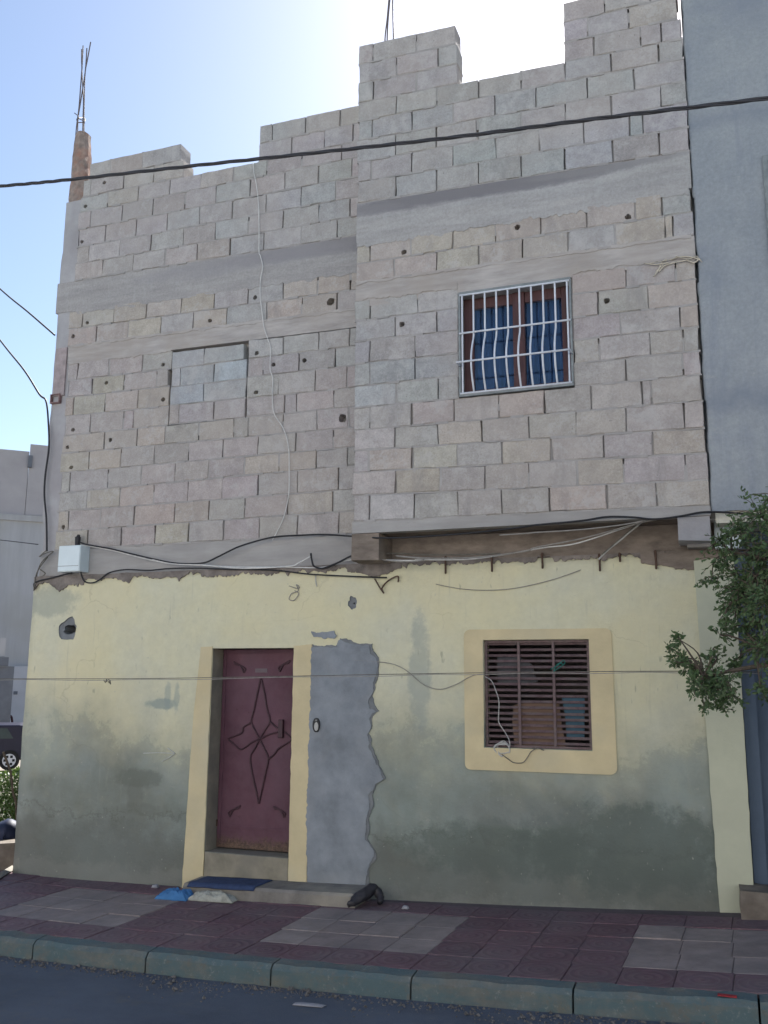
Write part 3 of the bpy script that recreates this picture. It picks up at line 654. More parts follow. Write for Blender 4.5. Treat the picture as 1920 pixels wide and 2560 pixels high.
IJ = {9: L3([(1360, 780)]), 10: L3([(1160, 965), (1440, 920)]), 11: L3([(1355, 1080)]), 12: L3([(1155, 1240), (1440, 1225)])}
ib = {k: line_fit(v, 0.0) for k, v in {9: L3([(1090, 868), (1390, 832), (1640, 795)]), 10: L3([(1070, 1018), (1320, 1000)]) + L4([(400, 1145)]), 11: L3([(1060, 1170), (1430, 1150)]) + L4([(380, 1300)]), 12: L3([(1070, 1325), (1430, 1298)]) + L6([(400, 207)])}.items()}
ib[8] = up(B[8], -0.02)
for k in (9, 10, 11, 12):
    course('L', mort, ib[k], ib[k - 1], wx0 + 0.012, wx1 - (0.05 if k == 9 else 0.012), IJ[k], 0.004, 0.1, left_wall, (BLUE, COOL, 0.85) if k < 12 else (GREY, PINK, 0.6), 0.3)
for k in range(13, 19):
    course('L', mort, B[k], B[k - 1], XL - 0.002 * (k - 12), XS, JNT[k], 0.0, 0.11, left_wall, TLOW, 0.33, jit=0.02)
tag(mort.build('mortar', M_MORTAR, left_wall), kind='stuff')
# cast bands of the left wall
def band(name, parent, mat, x0, x1, zt, zb, Y, dep, amp=0.006, n=60):
    """a cast strip with an uneven face, butting against the courses above and below"""
    mb = MB(); rows = 4; vs_ = []
    for i in range(n + 1):
        x_ = x0 + (x1 - x0) * i / n
        for j in range(rows + 1):
            z_ = Z(zb, x_) + (Z(zt, x_) - Z(zb, x_)) * j / rows
            vs_.append((x_, Y + mnoise.noise(Vector((x_ * 2.2, z_ * 9, 3))) * amp, z_))
    m = rows + 1
    fs = [(i * m + j, (i + 1) * m + j, (i + 1) * m + j + 1, i * m + j + 1) for i in range(n) for j in range(rows)]
    nb = len(vs_)
    for i in range(n + 1):
        x_ = x0 + (x1 - x0) * i / n; vs_ += [(x_, Y + dep, Z(zb, x_)), (x_, Y + dep, Z(zt, x_))]
    for i in range(n):
        fs.append((i * m, nb + 2 * i, nb + 2 * i + 2, (i + 1) * m)); fs.append((i * m + rows, (i + 1) * m + rows, nb + 2 * i + 3, nb + 2 * i + 1))
    fs.append(tuple([nb, nb + 1] + [j for j in range(rows, -1, -1)])); fs.append(tuple([n * m + j for j in range(rows + 1)] + [nb + 2 * n + 1, nb + 2 * n]))
    mb.add(vs_, fs); return mb.build(name, mat, parent)
def ragged(name, parent, mat, x0, x1, top, bot, Y, th=0.006, at_=0.02, ab=0.04, n=90, seed=0.0, f1=3.0):
    """a smear of mortar with torn edges; top and bot are functions of x"""
    P = []; 
    for i in range(n + 1):
        x_ = x0 + (x1 - x0) * i / n; P.append((x_, bot(x_) + ab * (mnoise.noise(Vector((x_ * f1, seed, 1))) + .5 * mnoise.noise(Vector((x_ * f1 * 3.7, seed, 5))) + .35 * mnoise.noise(Vector((x_ * f1 * 9.7, seed, 15))))))
    for i in range(n, -1, -1):
        x_ = x0 + (x1 - x0) * i / n; P.append((x_, max(top(x_) + at_ * (mnoise.noise(Vector((x_ * f1, seed, 9))) + .5 * mnoise.noise(Vector((x_ * f1 * 4.1, seed, 13)))), bot(x_) + 0.01)))
    mb = MB(); n1 = n + 1; b_ = [Vector((p[0], Y, p[1])) for p in P]
    vs_ = b_ + [v + Vector((0, th + 0.004, 0)) for v in b_]; m = len(P)
    fs = [(i, i + 1, m - 2 - i, m - 1 - i) for i in range(n)] + [(i, m + i, m + (i + 1) % m, (i + 1) % m) for i in range(m)]
    mb.add(vs_, fs); return mb.build(name, mat, parent)
M_BANDL = stained('cast_concrete_left', (0.365, 0.348, 0.332), [(-3.2, Z(B[5], -3.2) - 0.07, 1.5, 0.09, 0.8, (0.235, 0.225, 0.23)), (-4.6, Z(B[5], -4.6) - 0.10, 1.2, 0.10, 0.5, (0.28, 0.27, 0.275))])
band('concrete_band', house, M_BANDL, XL - 0.235, XS + 0.03, up(B[5], -0.006), up(B[6], h_ + 0.006), 0.004, 0.19, 0.007)
ragged('mortar_smear', left_wall, M_BANDL, XL, XS - 0.02, lambda x: Z(B[6], x) + h_ + 0.05, lambda x: Z(B[6], x) + h_ - 0.035, -0.003, seed=4.0, ab=0.045, f1=9)
band('lintel_beam', house, M_LINTEL, XL - 0.02, XS + 0.03, up(B[7], -0.006), up(B[8], 0.004), 0.002, 0.105, 0.006)
for zz, sd_ in ((7, 51.0), (8, 57.0)):
    ragged('mortar_smear', left_wall, M_LINTEL, XL, wx0 if zz == 8 else XS - .02, lambda x, q=zz: Z(B[q], x) + 0.012, lambda x, q=zz: Z(B[q], x) - 0.016, -0.0035, seed=sd_, ab=0.022, at_=0.022, n=150, f1=7)
zb0 = (Z0 + 0.02, 0.0)
band('concrete_band', house, M_BAND, XL - 0.19, XS + 0.03, up(B[18], -0.006), zb0, 0.006, 0.1, 0.006)
# corner column, its broken top and starter bars
col = MB(); n = 44; zc0, zc1 = Z0 + 0.02, Z(B[0], XL) - 0.02
vs_ = []
for i in range(n + 1):
    z_ = zc0 + (zc1 - zc0) * i / n
    k = mnoise.noise(Vector((1, 2, z_ * 3))) * 0.014
    vs_ += [((-6.835 if z_ > 3.6 else -6.80) + (-0.012 if 6.2 < z_ < 6.62 else 0) + mnoise.noise(Vector((5, 2, z_ * 5))) * .008, 0.012 + mnoise.noise(Vector((7, 2, z_ * 4))) * .006, z_), (-6.618 + k, 0.010 + mnoise.noise(Vector((9, 2, z_ * 4))) * .006, z_), (-6.618 + k, 0.2, z_), (-6.82, 0.22, z_)]
col.add(vs_, [(i * 4 + q, i * 4 + (q + 1) % 4, i * 4 + 4 + (q + 1) % 4, i * 4 + 4 + q) for i in range(n) for q in range(4)] + [(3, 2, 1, 0), tuple(n * 4 + q for q in range(4))])
column = col.build('corner_column', M_COLUMN, house)
TC = lambda p: T(150, 80, p, 150 / 830)
stub = MB(); lo_, hi_ = zc1 - 0.004, at(*TC([(260, 1440)])[0], 0.1).z; n = 12; vs_ = []; m = 10
for i in range(n + 1):
    t = i / n; z_ = lo_ + (hi_ - lo_) * t; wl, wr = (1 - t) * at(172, 450, .02).x + t * at(184, 340, .02).x, (1 - t) * at(212, 445, .02).x + t * at(209, 340, .02).x
    for q in range(m):
        a = 2 * math.pi * q / m; ca, sa = math.cos(a), math.sin(a); sq = 1 / max(abs(ca), abs(sa)) ** .8
        k = 1 + 0.16 * mnoise.noise(Vector((ca * 2, sa * 2, z_ * 11)))
        vs_.append(((wl + wr) / 2 + (wr - wl) / 2 * ca * sq * k, 0.1 + 0.085 * sa * sq * k, z_ + 0.02 * mnoise.noise(Vector((ca * 3, sa * 3, t * 4)))))
stub.add(vs_, [(i * m + q, i * m + (q + 1) % m, (i + 1) * m + (q + 1) % m, (i + 1) * m + q) for i in range(n) for q in range(m)] + [tuple(range(m))[::-1], tuple(n * m + q for q in range(m))])
stub_o = stub.build('broken_column_top', M_ROUGH, house)
def bars(parent, lines, Y, r_=0.007):
    for pts, y_ in lines:
        MB().tube(spline([at(x, y, y_) for x, y in pts], 5), r_, 6).build('starter_bar', M_REBAR, parent)
bars(stub_o, [(TC([(215, 1480), (230, 1300), (262, 1050), (285, 760), (305, 480), (320, 190)]), .05), (TC([(245, 1480), (250, 1200), (280, 1000), (318, 760), (352, 520), (372, 225)]), .15),
              (TC([(312, 1480), (318, 1200), (325, 950), (312, 700), (300, 420), (300, 240)]), .15), (TC([(335, 1480), (332, 1200), (338, 850), (348, 560), (380, 380), (424, 140)]), .05)], 0.1)
st = [at(x, y, 0.04 if i % 3 else 0.16) for i, (x, y) in enumerate(TC([(200, 1120), (250, 1160), (262, 1190), (330, 1180), (340, 1240), (250, 1250), (235, 1200), (300, 1215), (345, 1260)]))]
MB().tube(spline(st, 4), 0.006, 5).build('wire_stirrup', M_REBAR, stub_o)
# roof slab, side and back walls: what a step to the side would show
MB().box(HX0 + 0.08, HX1 - 0.12, 0.21, 7.0, roofz - 0.18, roofz).build('roof_slab', M_BAND, house)
MB().box(-6.82, -6.62, 0.225, 7.0, Z0 + 0.002, roofz - 0.004 - 0.18).build('side_wall', M_MORTAR, house)
MB().box(-6.60, HX1 - 0.02, 6.98, 7.2, -0.15, roofz - 0.19).build('back_wall', M_MORTAR, house)
MB().box(-6.83, -6.61, 0.34, 7.0, -0.3, Z0 - 0.002).build('side_wall', M_PLASTER, house)

# ---- projecting right part of the upper floor
QX0, QX1 = -3.072, -0.055
QB = {
 'T3t': Q2([(380, 345), (660, 285), (970, 220), (1310, 165)]), 'T2t': Q2([(380, 178), (660, 125), (760, 90), (1110, 12)]),
 'T3': Q2([(360, 510), (612, 462), (800, 412), (1150, 362), (1340, 335)]) + Q1([(960, 690), (1200, 640)]),
 1: Q1([(435, 940), (770, 880), (1115, 825), (1470, 750)]) + Q2([(375, 660), (1148, 525)]),
 2: Q1([(565, 1080), (905, 1030), (1250, 955)]) + Q2([(385, 850), (560, 805), (945, 750), (1370, 690)]),
 3: Q1([(425, 1300), (765, 1215), (1110, 1165), (1470, 1105)]) + Q2([(375, 1022), (1150, 895)]),
 4: Q3([(560, 245), (902, 190), (1258, 125)]) + Q2([(160, 1250), (530, 1190), (750, 1160), (1190, 1100)]),
 5: Q3([(430, 440), (765, 385), (1113, 335), (1472, 275)]) + Q4([(10, 280), (380, 235), (765, 150), (1160, 85)]),
 11: Q3([(215, 985), (555, 925), (900, 880), (1255, 808), (1628, 740)]) + Q4([(555, 685), (960, 640), (1420, 578)]),
 12: Q3([(418, 1115), (765, 1060), (1115, 1000), (1480, 965)]) + Q4([(400, 900), (790, 840), (1280, 790)]),
 13: Q5([(230, 165), (490, 115), (720, 85)]) + Q4([(430, 1085), (740, 1030), (1450, 935)]),
 14: Q5([(215, 335), (410, 290), (610, 275), (950, 240)]) + Q4([(900, 1180), (1060, 1165), (1470, 1130)]),
 15: Q5([(425, 478), (770, 435), (950, 415)]) + Q6([(310, 310), (480, 300), (760, 260), (930, 240), (1370, 205)]),
 16: Q5([(215, 690), (590, 635), (950, 605)]) + Q6([(320, 492), (800, 442), (1190, 407), (1370, 388)]),
 17: Q5([(215, 875), (590, 825), (950, 795)]) + Q6([(330, 690), (530, 668), (945, 622), (1370, 592)]),
 18: Q5([(430, 1035), (780, 995), (950, 972)]) + Q6([(330, 880), (720, 845), (1220, 803)]),
 19: Q5([(215, 1235), (560, 1210), (912, 1180), (1283, 1138)]) + Q6([(68, 1110), (462, 1072), (880, 1045), (1370, 1007)]),
 20: Q7([(420, 258), (775, 252), (1143, 222), (1530, 190)]) + Q8([(335, 165), (800, 135), (1400, 97)]),
 21: Q7([(205, 455)]) + Q8([(125, 390), (580, 352), (970, 325), (1420, 297)]),
 22: Q8([(25, 600), (345, 580), (830, 552), (1420, 525)]) + Q7([(400, 640)]),
 23: Q8([(30, 828), (115, 805), (500, 780), (998, 747), (1430, 732)]) + Q7([(400, 850)]),
}
QJ = {
 't1': Q1([(240, 420), (600, 330)]), 't2': Q1([(437, 545), (780, 480)]), 't3': Q1([(240, 770), (600, 690)]),
 'T1': Q2([(700, 50), (1080, 10)]), 'T2': Q2([(560, 210), (900, 140)]), 'T3': Q2([(612, 380), (998, 300), (1170, 280)]),
 1: Q1([(435, 860), (770, 808), (1115, 750), (1470, 675)]) + Q2([(375, 580), (755, 555), (1148, 455)]),
 2: Q1([(232, 1100), (565, 1010), (905, 960), (1250, 885)]) + Q2([(130, 800), (557, 740), (945, 680)]),
 3: Q1([(425, 1215), (765, 1155), (1110, 1090), (1470, 1020)]) + Q2([(375, 940), (755, 900), (1170, 860)]),
 4: Q3([(225, 235), (560, 165), (902, 120), (1258, 60)]) + Q2([(160, 1180), (530, 1120), (910, 1080), (1020, 1070)]),
 5: Q3([(430, 375), (765, 295), (1113, 255), (1472, 190)]) + Q4([(375, 150), (767, 80), (1160, 30)]),
 11: Q3([(215, 890), (555, 850), (900, 790), (1255, 720), (1628, 650)]) + Q4([(553, 605), (955, 580), (1180, 560)]),
 12: Q3([(418, 1040), (765, 990), (1115, 920), (1480, 880)]) + Q4([(395, 820), (790, 765), (1200, 680), (1270, 700)]),
 14: Q5([(215, 250), (610, 200)]) + Q4([(880, 1120), (1290, 1050)]),
 15: Q5([(425, 400), (770, 360)]) + Q6([(515, 170), (930, 130)]),
 16: Q5([(215, 600), (590, 540)]) + Q6([(700, 395), (1195, 330)]),
 17: Q5([(215, 800), (590, 740)]) + Q6([(525, 590), (945, 540), (1220, 500)]),
 18: Q5([(430, 940), (780, 900)]) + Q6([(745, 745), (1220, 700)]),
 19: Q5([(215, 1155), (560, 1125), (912, 1090), (1283, 1055)]) + Q6([(68, 1020), (462, 995), (880, 970), (958, 950)]),
 20: Q7([(420, 190), (775, 180), (1143, 140), (1535, 115)]) + Q8([(335, 85), (750, 60), (1230, 20)]),
 21: Q7([(205, 400), (570, 350), (940, 330), (1310, 310)]) + Q8([(125, 295), (560, 280), (970, 245)]),
 22: Q7([(430, 560), (800, 540), (1170, 520), (1535, 515)]) + Q8([(340, 500), (730, 480), (1240, 440)]),
 23: Q7([(210, 760), (580, 750), (945, 745), (1308, 740)]) + Q8([(115, 715), (590, 690), (998, 650)]),
}
QL = {k: line_fit(v, OVER) for k, v in QB.items()}
UX0, UX1, UZ0, UZ1 = -2.063, -1.08, 4.388, 5.338          # upper window opening
soff = 3.215
qback = MB(); qy = OVER + 0.105
qroof = Z(QL[5], -1.5) - 0.03
for (a, b_, c, d) in ((QX0, UX0, soff + 0.03, qroof), (UX1, QX1, soff + 0.03, qroof), (UX0, UX1, soff + 0.03, UZ0), (UX0, UX1, UZ1, qroof)):
    qback.box(a + (0.004 if a == QX0 else 0), b_ - (0.004 if b_ == QX1 else 0), qy, qy + 0.1, c, d)
right_wall = qback.build('upper_wall', M_MORTAR, house)
mq = MB(); dq = 0.2
tl_r = pxl(Q1([(940, 500)])[0], OVER); tr_l = pxl(Q2([(362, 300)])[0], OVER)
t3t = up(QL['T3'], 0.208); t2t = up(QL['T3'], 0.416); t1t = up(QL['T3'], 0.624)
course('Q', mq, t2t, t1t, QX0, tl_r - 0.02, QJ['t1'], OVER, dq, right_wall, TGREY, 0.75)
course('Q', mq, t3t, t2t, QX0 + .005, tl_r, QJ['t2'], OVER, dq, right_wall, TGREY, 0.6)
course('Q', mq, QL['T3'], t3t, QX0, tl_r, QJ['t3'], OVER, dq, right_wall, TGREY, 0.5)
course('Q', mq, QL['T2t'], up(QL['T2t'], 0.2), tr_l, QX1 - .02, QJ['T1'], OVER, dq, right_wall, (PINK, GREY, .6), 0.8)
course('Q', mq, QL['T3t'], QL['T2t'], tr_l, QX1 - .03, QJ['T2'], OVER, dq, right_wall, (PINK, GREY, .6), 0.8)
course('Q', mq, QL['T3'], QL['T3t'], tr_l, QX1, QJ['T3'], OVER, dq, right_wall, TGREY, 0.4)
prev = QL['T3']
for k in (1, 2, 3, 4, 5):
    course('Q', mq, QL[k], prev, QX0, QX1 + (.01 if k > 2 else 0), QJ[k], OVER, dq, right_wall, (COOL, GREY, 0.4), 0.25, jit=0.012); prev = QL[k]
course('Q', mq, QL[11], up(QL[11], h_ + 0.005), QX0, QX1, QJ[11], OVER, 0.11, right_wall, (WARM, COOL, 0.6), 0.25, jit=0.01)
course('Q', mq, QL[12], QL[11], QX0, QX1, QJ[12], OVER, 0.11, right_wall, (WARM, COOL, 0.65), 0.3, jit=0.01)
for k in (14, 15, 16, 17, 18):
    course('Q', mq, QL[k], QL[k - 1], QX0, UX0 - 0.012, QJ[k], OVER, 0.11, right_wall, (COOL, GREY, 0.5), 0.4)
    course('Q', mq, QL[k], QL[k - 1], UX1 + 0.012, QX1, QJ[k], OVER, 0.11, right_wall, (WARM, PINK, 0.3), 0.45, jit=0.008)
for k in (19, 20, 21, 22, 23):
    course('Q', mq, QL[k], QL[k - 1], QX0, QX1, QJ[k], OVER, 0.11, right_wall, (WARM, PINK, 0.25), 0.35, jit=0.01)
tag(mq.build('mortar', M_MORTAR, right_wall), kind='stuff')
M_BANDR = stained('cast_concrete_right', (0.395, 0.382, 0.365), [(-2.2, Z(QL[5], -2.2) - 0.05, 1.15, 0.085, 0.95, (0.205, 0.195, 0.20)), (-1.3, Z(QL[5], -1.3) - 0.06, 0.8, 0.07, 0.9, (0.21, 0.20, 0.205)), (-0.7, Z(QL[5], -0.7) - 0.02, 0.7, 0.05, 0.7, (0.26, 0.25, 0.245)), (-2.9, Z(QL[5], -2.9) - 0.09, 0.3, 0.05, 0.6, (0.25, 0.24, 0.24))])
band('concrete_band', house, M_BANDR, QX0 + 0.002, QX1 + 0.004, up(QL[5], -0.006), up(QL[11], h_ + 0.011), OVER + 0.002, 0.195, 0.007)
ragged('mortar_smear', right_wall, M_BANDR, QX0 + 0.01, QX1 - 0.02, lambda x: Z(QL[11], x) + h_ + 0.03, lambda x: Z(QL[11], x) + h_ - 0.04, OVER - 0.003, seed=18.0, ab=0.05, at_=0.01, n=160, f1=6)
band('lintel_beam', house, M_LINTEL, QX0 + 0.002, QX1 + 0.004, up(QL[12], -0.006), (UZ1 + 0.012, 0.0), OVER + 0.002, 0.1, 0.006)
for (a, b_) in ((QX0 + 0.01, UX0 - 0.02), (UX1 + 0.02, QX1 - 0.01)):
    ragged('mortar_smear', right_wall, M_LINTEL, a, b_, lambda x: Z(QL[13], x) + 0.055, lambda x: Z(QL[13], x) - 0.005, OVER - 0.005, seed=25.0 + a, ab=0.035, at_=0.01, n=70, f1=7)
ragged('mortar_smear', right_wall, M_LINTEL, QX0 + 0.01, QX1 - 0.02, lambda x: Z(QL[12], x) + 0.012, lambda x: Z(QL[12], x) - 0.016, OVER - .0035, seed=61.0, ab=0.022, at_=0.022, n=150, f1=7)
band('slab_edge', house, M_BAND, QX0, QX1 + 0.006, up(QL[23], -0.006), (soff, 0.0), OVER + 0.002, 0.1, 0.005)
MB().box(QX0 + 0.002, QX1 + 0.004, OVER + 0.104, 0.10, soff + 0.002, soff + 0.028).build('soffit', M_BROWN, house)
MB().box(QX0 + 0.004, QX0 + 0.20, OVER + 0.21, -0.002, soff + 0.03, qroof - 0.01).build('side_wall', M_MORTAR, house)
MB().box(QX0 + 0.004, QX1 + 0.002, OVER + 0.205, 0.2, qroof - 0.15, qroof + 0.004).build('roof_slab', M_BAND, house)
MB().box(QX1 - 0.19, QX1, OVER + 0.21, 6.97, 3.0, qroof - 0.16).build('side_wall', M_MORTAR, house)
# cantilever beam ends under the overhang
for (xa, xb, mat, zl) in ((-0.30, -0.06, M_COLUMN, 3.025), (-3.08, -2.82, M_BROWN, 2.975)):
    mb = MB(); n = 8; vs_ = []
    for j in range(2):
        z_ = (zl, soff - 0.004)[j]
        for i in range(n + 1):
            y_ = OVER + 0.006 + (-0.02 - OVER) * i / n; w_ = mnoise.noise(Vector((y_ * 9, j * 4, xa))) * 0.012
            vs_ += [(xa + w_, y_, z_ + (0.02 * mnoise.noise(Vector((y_ * 12, xa, 2))) if j == 0 else 0)), (xb + w_, y_, z_ + (0.02 * mnoise.noise(Vector((y_ * 12, xb, 8))) if j == 0 else 0))]
    m = 2 * (n + 1); fs = []
    for i in range(n):
        a = 2 * i; fs += [(a, a + 2, a + 3, a + 1), (m + a, m + a + 1, m + a + 3, m + a + 2), (a, m + a, m + a + 2, a + 2), (a + 1, a + 3, m + a + 3, m + a + 1)]
    fs += [(0, 1, m + 1, m), (2 * n, m + 2 * n, m + 2 * n + 1, 2 * n + 1)]
    mb.add(vs_, fs); mb.build('beam_end', mat, house)
# starter bars behind the tall parapet
mb_par = MB().box(-2.66, -2.44, OVER + 0.21, OVER + 0.4, qroof + 0.01, Z(t1t, -2.5) - 0.25)
rear_col = mb_par.build('column', M_COLUMN, house)
bars(rear_col, [(Q1([(338, 600), (340, 330), (358, 160), (376, -40)]), OVER + .25), (Q1([(355, 600), (358, 330), (366, 160), (384, -40)]), OVER + .35), (Q1([(410, 600), (410, 325), (405, 100), (403, -40)]), OVER + .25)], 0)

# ---- upper window: grille, frame, panes, curtain
uw = MB(); fr = OVER + 0.10
for (a, b_, c, d) in ((UX0 + 0.012, UX0 + 0.10, UZ0 + 0.012, UZ1 - 0.012), (UX1 - 0.095, UX1 - 0.012, UZ0 + 0.012, UZ1 - 0.012)):
    uw.box(a, b_, fr, fr + 0.06, c, d)
xm = (UX0 + UX1) / 2 + 0.02
uw.box(xm - 0.052, xm + 0.052, fr - 0.012, fr + 0.05, UZ0 + 0.014, UZ1 - 0.014)
for (a, b_) in ((UX0 + 0.102, xm - 0.054), (xm + 0.054, UX1 - 0.097)):
    uw.box(a, b_, fr + 0.004, fr + 0.055, UZ1 - 0.112, UZ1 - 0.014); uw.box(a, b_, fr + 0.004, fr + 0.055, UZ0 + 0.014, UZ0 + 0.075)
win = uw.build('window', M_FRAMEWD, house, bevel=0.004)
mb = MB()                                                 # plastered reveal
mb.box(UX0 - 0.012, UX0 + 0.01, OVER + 0.006, OVER + 0.17, UZ0 - 0.002, UZ1 + 0.008); mb.box(UX1 - 0.01, UX1 + 0.012, OVER + 0.006, OVER + 0.17, UZ0 - 0.002, UZ1 + 0.008)
mb.box(UX0 + 0.0105, UX1 - 0.0105, OVER + 0.007, OVER + 0.17, UZ0 - 0.006, UZ0 + 0.011); mb.box(UX0 + 0.0105, UX1 - 0.0105, OVER + 0.007, OVER + 0.17, UZ1 - 0.010, UZ1 + 0.008)
mb.build('reveal', M_MORTAR, win)
for (a, b_) in ((UX0 + 0.103, xm - 0.055), (xm + 0.055, UX1 - 0.098)):
    MB().box(a, b_, fr + 0.022, fr + 0.028, UZ0 + 0.076, UZ1 - 0.113).build('pane', M_GLASS, win)
mb = MB(); n = 130; vs_ = []
for i in range(n + 1):
    x_ = UX0 + 0.02 + (UX1 - UX0 - 0.04) * i / n; y_ = fr + 0.13 + 0.022 * math.sin(i * 0.78 + 1.5 * math.sin(i * .13)) + 0.008 * math.sin(i * 1.9)
    vs_ += [(x_, y_, UZ0 + 0.01), (x_ + 0.004 * math.sin(i), y_ + 0.01, UZ1 - 0.005)]
mb.add(vs_, [(2 * i, 2 * i + 2, 2 * i + 3, 2 * i + 1) for i in range(n)]); mb.build('curtain', M_CURTAIN, win, smooth=True)
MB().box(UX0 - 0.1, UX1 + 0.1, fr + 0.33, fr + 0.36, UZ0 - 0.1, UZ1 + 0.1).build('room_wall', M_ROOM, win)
# grille
gy = OVER - 0.018
gf = MB(); t = 0.016
gf.box(UX0 - 0.006, UX1 + 0.006, gy, gy + 0.03, UZ1 - 0.012, UZ1 + 0.014); gf.box(UX0 - 0.006, UX1 + 0.006, gy, gy + 0.03, UZ0 - 0.010, UZ0 + 0.012)
gf.box(UX0 - 0.008, UX0 + 0.010, gy + 0.0005, gy + 0.029, UZ0 + 0.0125, UZ1 - 0.0125); gf.box(UX1 - 0.010, UX1 + 0.008, gy + 0.0005, gy + 0.029, UZ0 + 0.0125, UZ1 - 0.0125)
grille = gf.build('grille', M_GRILLEFR, house)
BUL = 0.10
def bulge(u):                                             # u from the bottom (0) to the top (1)
    return BUL * math.sin(math.pi * u / 0.56) ** 1.0 if u < 0.56 else 0.0
for i in range(10):
    x_ = UX0 + 0.026 + (UX1 - UX0 - 0.052) * i / 9; edge = i in (0, 9)
    P = [Vector((x_, gy + 0.006 - (0 if edge else bulge(k / 26)), UZ0 + 0.012 + (UZ1 - UZ0 - 0.024) * k / 26)) for k in range(27)]
    MB().tube(P, 0.0085, 8).build('grille_bar', M_GRILLE, grille, smooth=True)
for u, dy in ((0.60, 0.004), (0.285, BUL)):
    z_ = UZ0 + (UZ1 - UZ0) * u
    mb = MB(); mb.tube([(UX0 + 0.0, gy - dy - 0.006, z_), (UX1 - 0.0, gy - dy - 0.006, z_)], 0.009, 8)
    if dy > 0.05:
        for x_ in (UX0 + 0.003, UX1 - 0.003): mb.tube([(x_, gy - dy - 0.006, z_), (x_, gy + 0.012, z_)], 0.008, 6)
    mb.build('grille_rail', M_GRILLE, grille, smooth=True)
for z_ in (UZ1 - 0.018, UZ0 + 0.018): MB().tube([(UX0 + 0.005, gy, z_), (UX1 - 0.005, gy, z_)], 0.009, 8).build('grille_rail', M_GRILLE, grille, smooth=True)

# ---- ground floor: plastered wall with its openings
LY = -0.03                                                # face of the plaster, 3 cm proud of the blocks above
DX0, DX1, DZ0, DZ1 = -4.645, -3.784, 0.355, 2.222
WX0, WX1, WZ0, WZ1 = -1.970, -1.068, 1.376, 2.278
vh = at(168, 1574, LY); sh = at(881, 1508, LY)
VH = (vh.x - 0.17, vh.x + 0.14, vh.z - 0.145, vh.z + 0.145); SH = (sh.x - 0.075, sh.x + 0.075, sh.z - 0.09, sh.z + 0.09)
OPEN = [(DX0, DX1, DZ0, DZ1), (WX0, WX1, WZ0, WZ1), VH, SH]
LZ1 = 2.975
def wall_front():
    xs, zs = {HX0, HX1}, {-0.25, LZ1}
    for a, b_, c, d in OPEN: xs |= {a, b_}; zs |= {c, d}
    def fill(v, step):
        v = sorted(v); out = []
        for a, b_ in zip(v, v[1:]):
            n = max(1, math.ceil((b_ - a) / step)); out += [a + (b_ - a) * k / n for k in range(n)]
        return out + [v[-1]]
    xs, zs = fill(xs, 0.11), fill(zs, 0.11)
    mb = MB(); edge = lambda x, z: any(a - 1e-6 <= x <= b_ + 1e-6 and c - 1e-6 <= z <= d + 1e-6 for a, b_, c, d in OPEN)
    for z in zs:
        for x in xs:
            k = min(1, max(0, min(max(a - x, x - b_, c - z, z - d) for a, b_, c, d in OPEN)) / .3) * (0.010 * mnoise.noise(Vector((x * 1.1, z * 1.1, 4))) + 0.004 * mnoise.noise(Vector((x * 4, z * 4, 8))))
            e = 0.012 * mnoise.noise(Vector((0, z * 2.5, 3))) if x in (HX0,) else 0
            mb.v.append(Vector((x + e, LY + min(k, 0.0) if False else LY + k, z)))
    n = len(xs)
    for j in range(len(zs) - 1):
        for i in range(n - 1):
            mx, mz = (xs[i] + xs[i + 1]) / 2, (zs[j] + zs[j + 1]) / 2
            if any(a < mx < b_ and c < mz < d for a, b_, c, d in OPEN): continue
            mb.f.append((j * n + i, j * n + i + 1, (j + 1) * n + i + 1, (j + 1) * n + i)); mb.m.append(0)
    # returns: ends, top
    for (i0, sgn) in ((0, 1), (n - 1, -1)):
        b = len(mb.v)
        for j in range(len(zs)):
            p = mb.v[j * n + i0]; mb.v.append(Vector((p.x, 0.34, p.z)))
        for j in range(len(zs) - 1):
            q = (j * n + i0, (j + 1) * n + i0, b + j + 1, b + j); mb.f.append(q if sgn > 0 else q[::-1]); mb.m.append(0)
    b = len(mb.v); J = (len(zs) - 1) * n
    for i in range(n): mb.v.append(Vector((xs[i], 0.10, LZ1)))
    for i in range(n - 1): mb.f.append((J + i, J + i + 1, b + i + 1, b + i)); mb.m.append(0)
    return mb
lower = wall_front().build('plastered_wall', M_PLASTER, house, smooth=True)
def reveal(a, b_, c, d, dep, name, mat, parent, bottom=True):
    mb = MB(); y0, y1 = LY, LY + dep
    mb.add([(a, y0, c), (a, y1, c), (a, y1, d), (a, y0, d)], [(0, 1, 2, 3)]); mb.add([(b_, y0, c), (b_, y0, d), (b_, y1, d), (b_, y1, c)], [(0, 1, 2, 3)])
    mb.add([(a, y0, d), (a, y1, d), (b_, y1, d), (b_, y0, d)], [(0, 1, 2, 3)])
    if bottom: mb.add([(a, y0, c), (b_, y0, c), (b_, y1, c), (a, y1, c)], [(0, 1, 2, 3)])
    return mb.build(name, mat, parent)
reveal(DX0, DX1, DZ0, DZ1, 0.225, 'reveal', M_DIRTY, lower)
reveal(WX0, WX1, WZ0, WZ1, 0.2, 'reveal', M_PLASTER, lower)
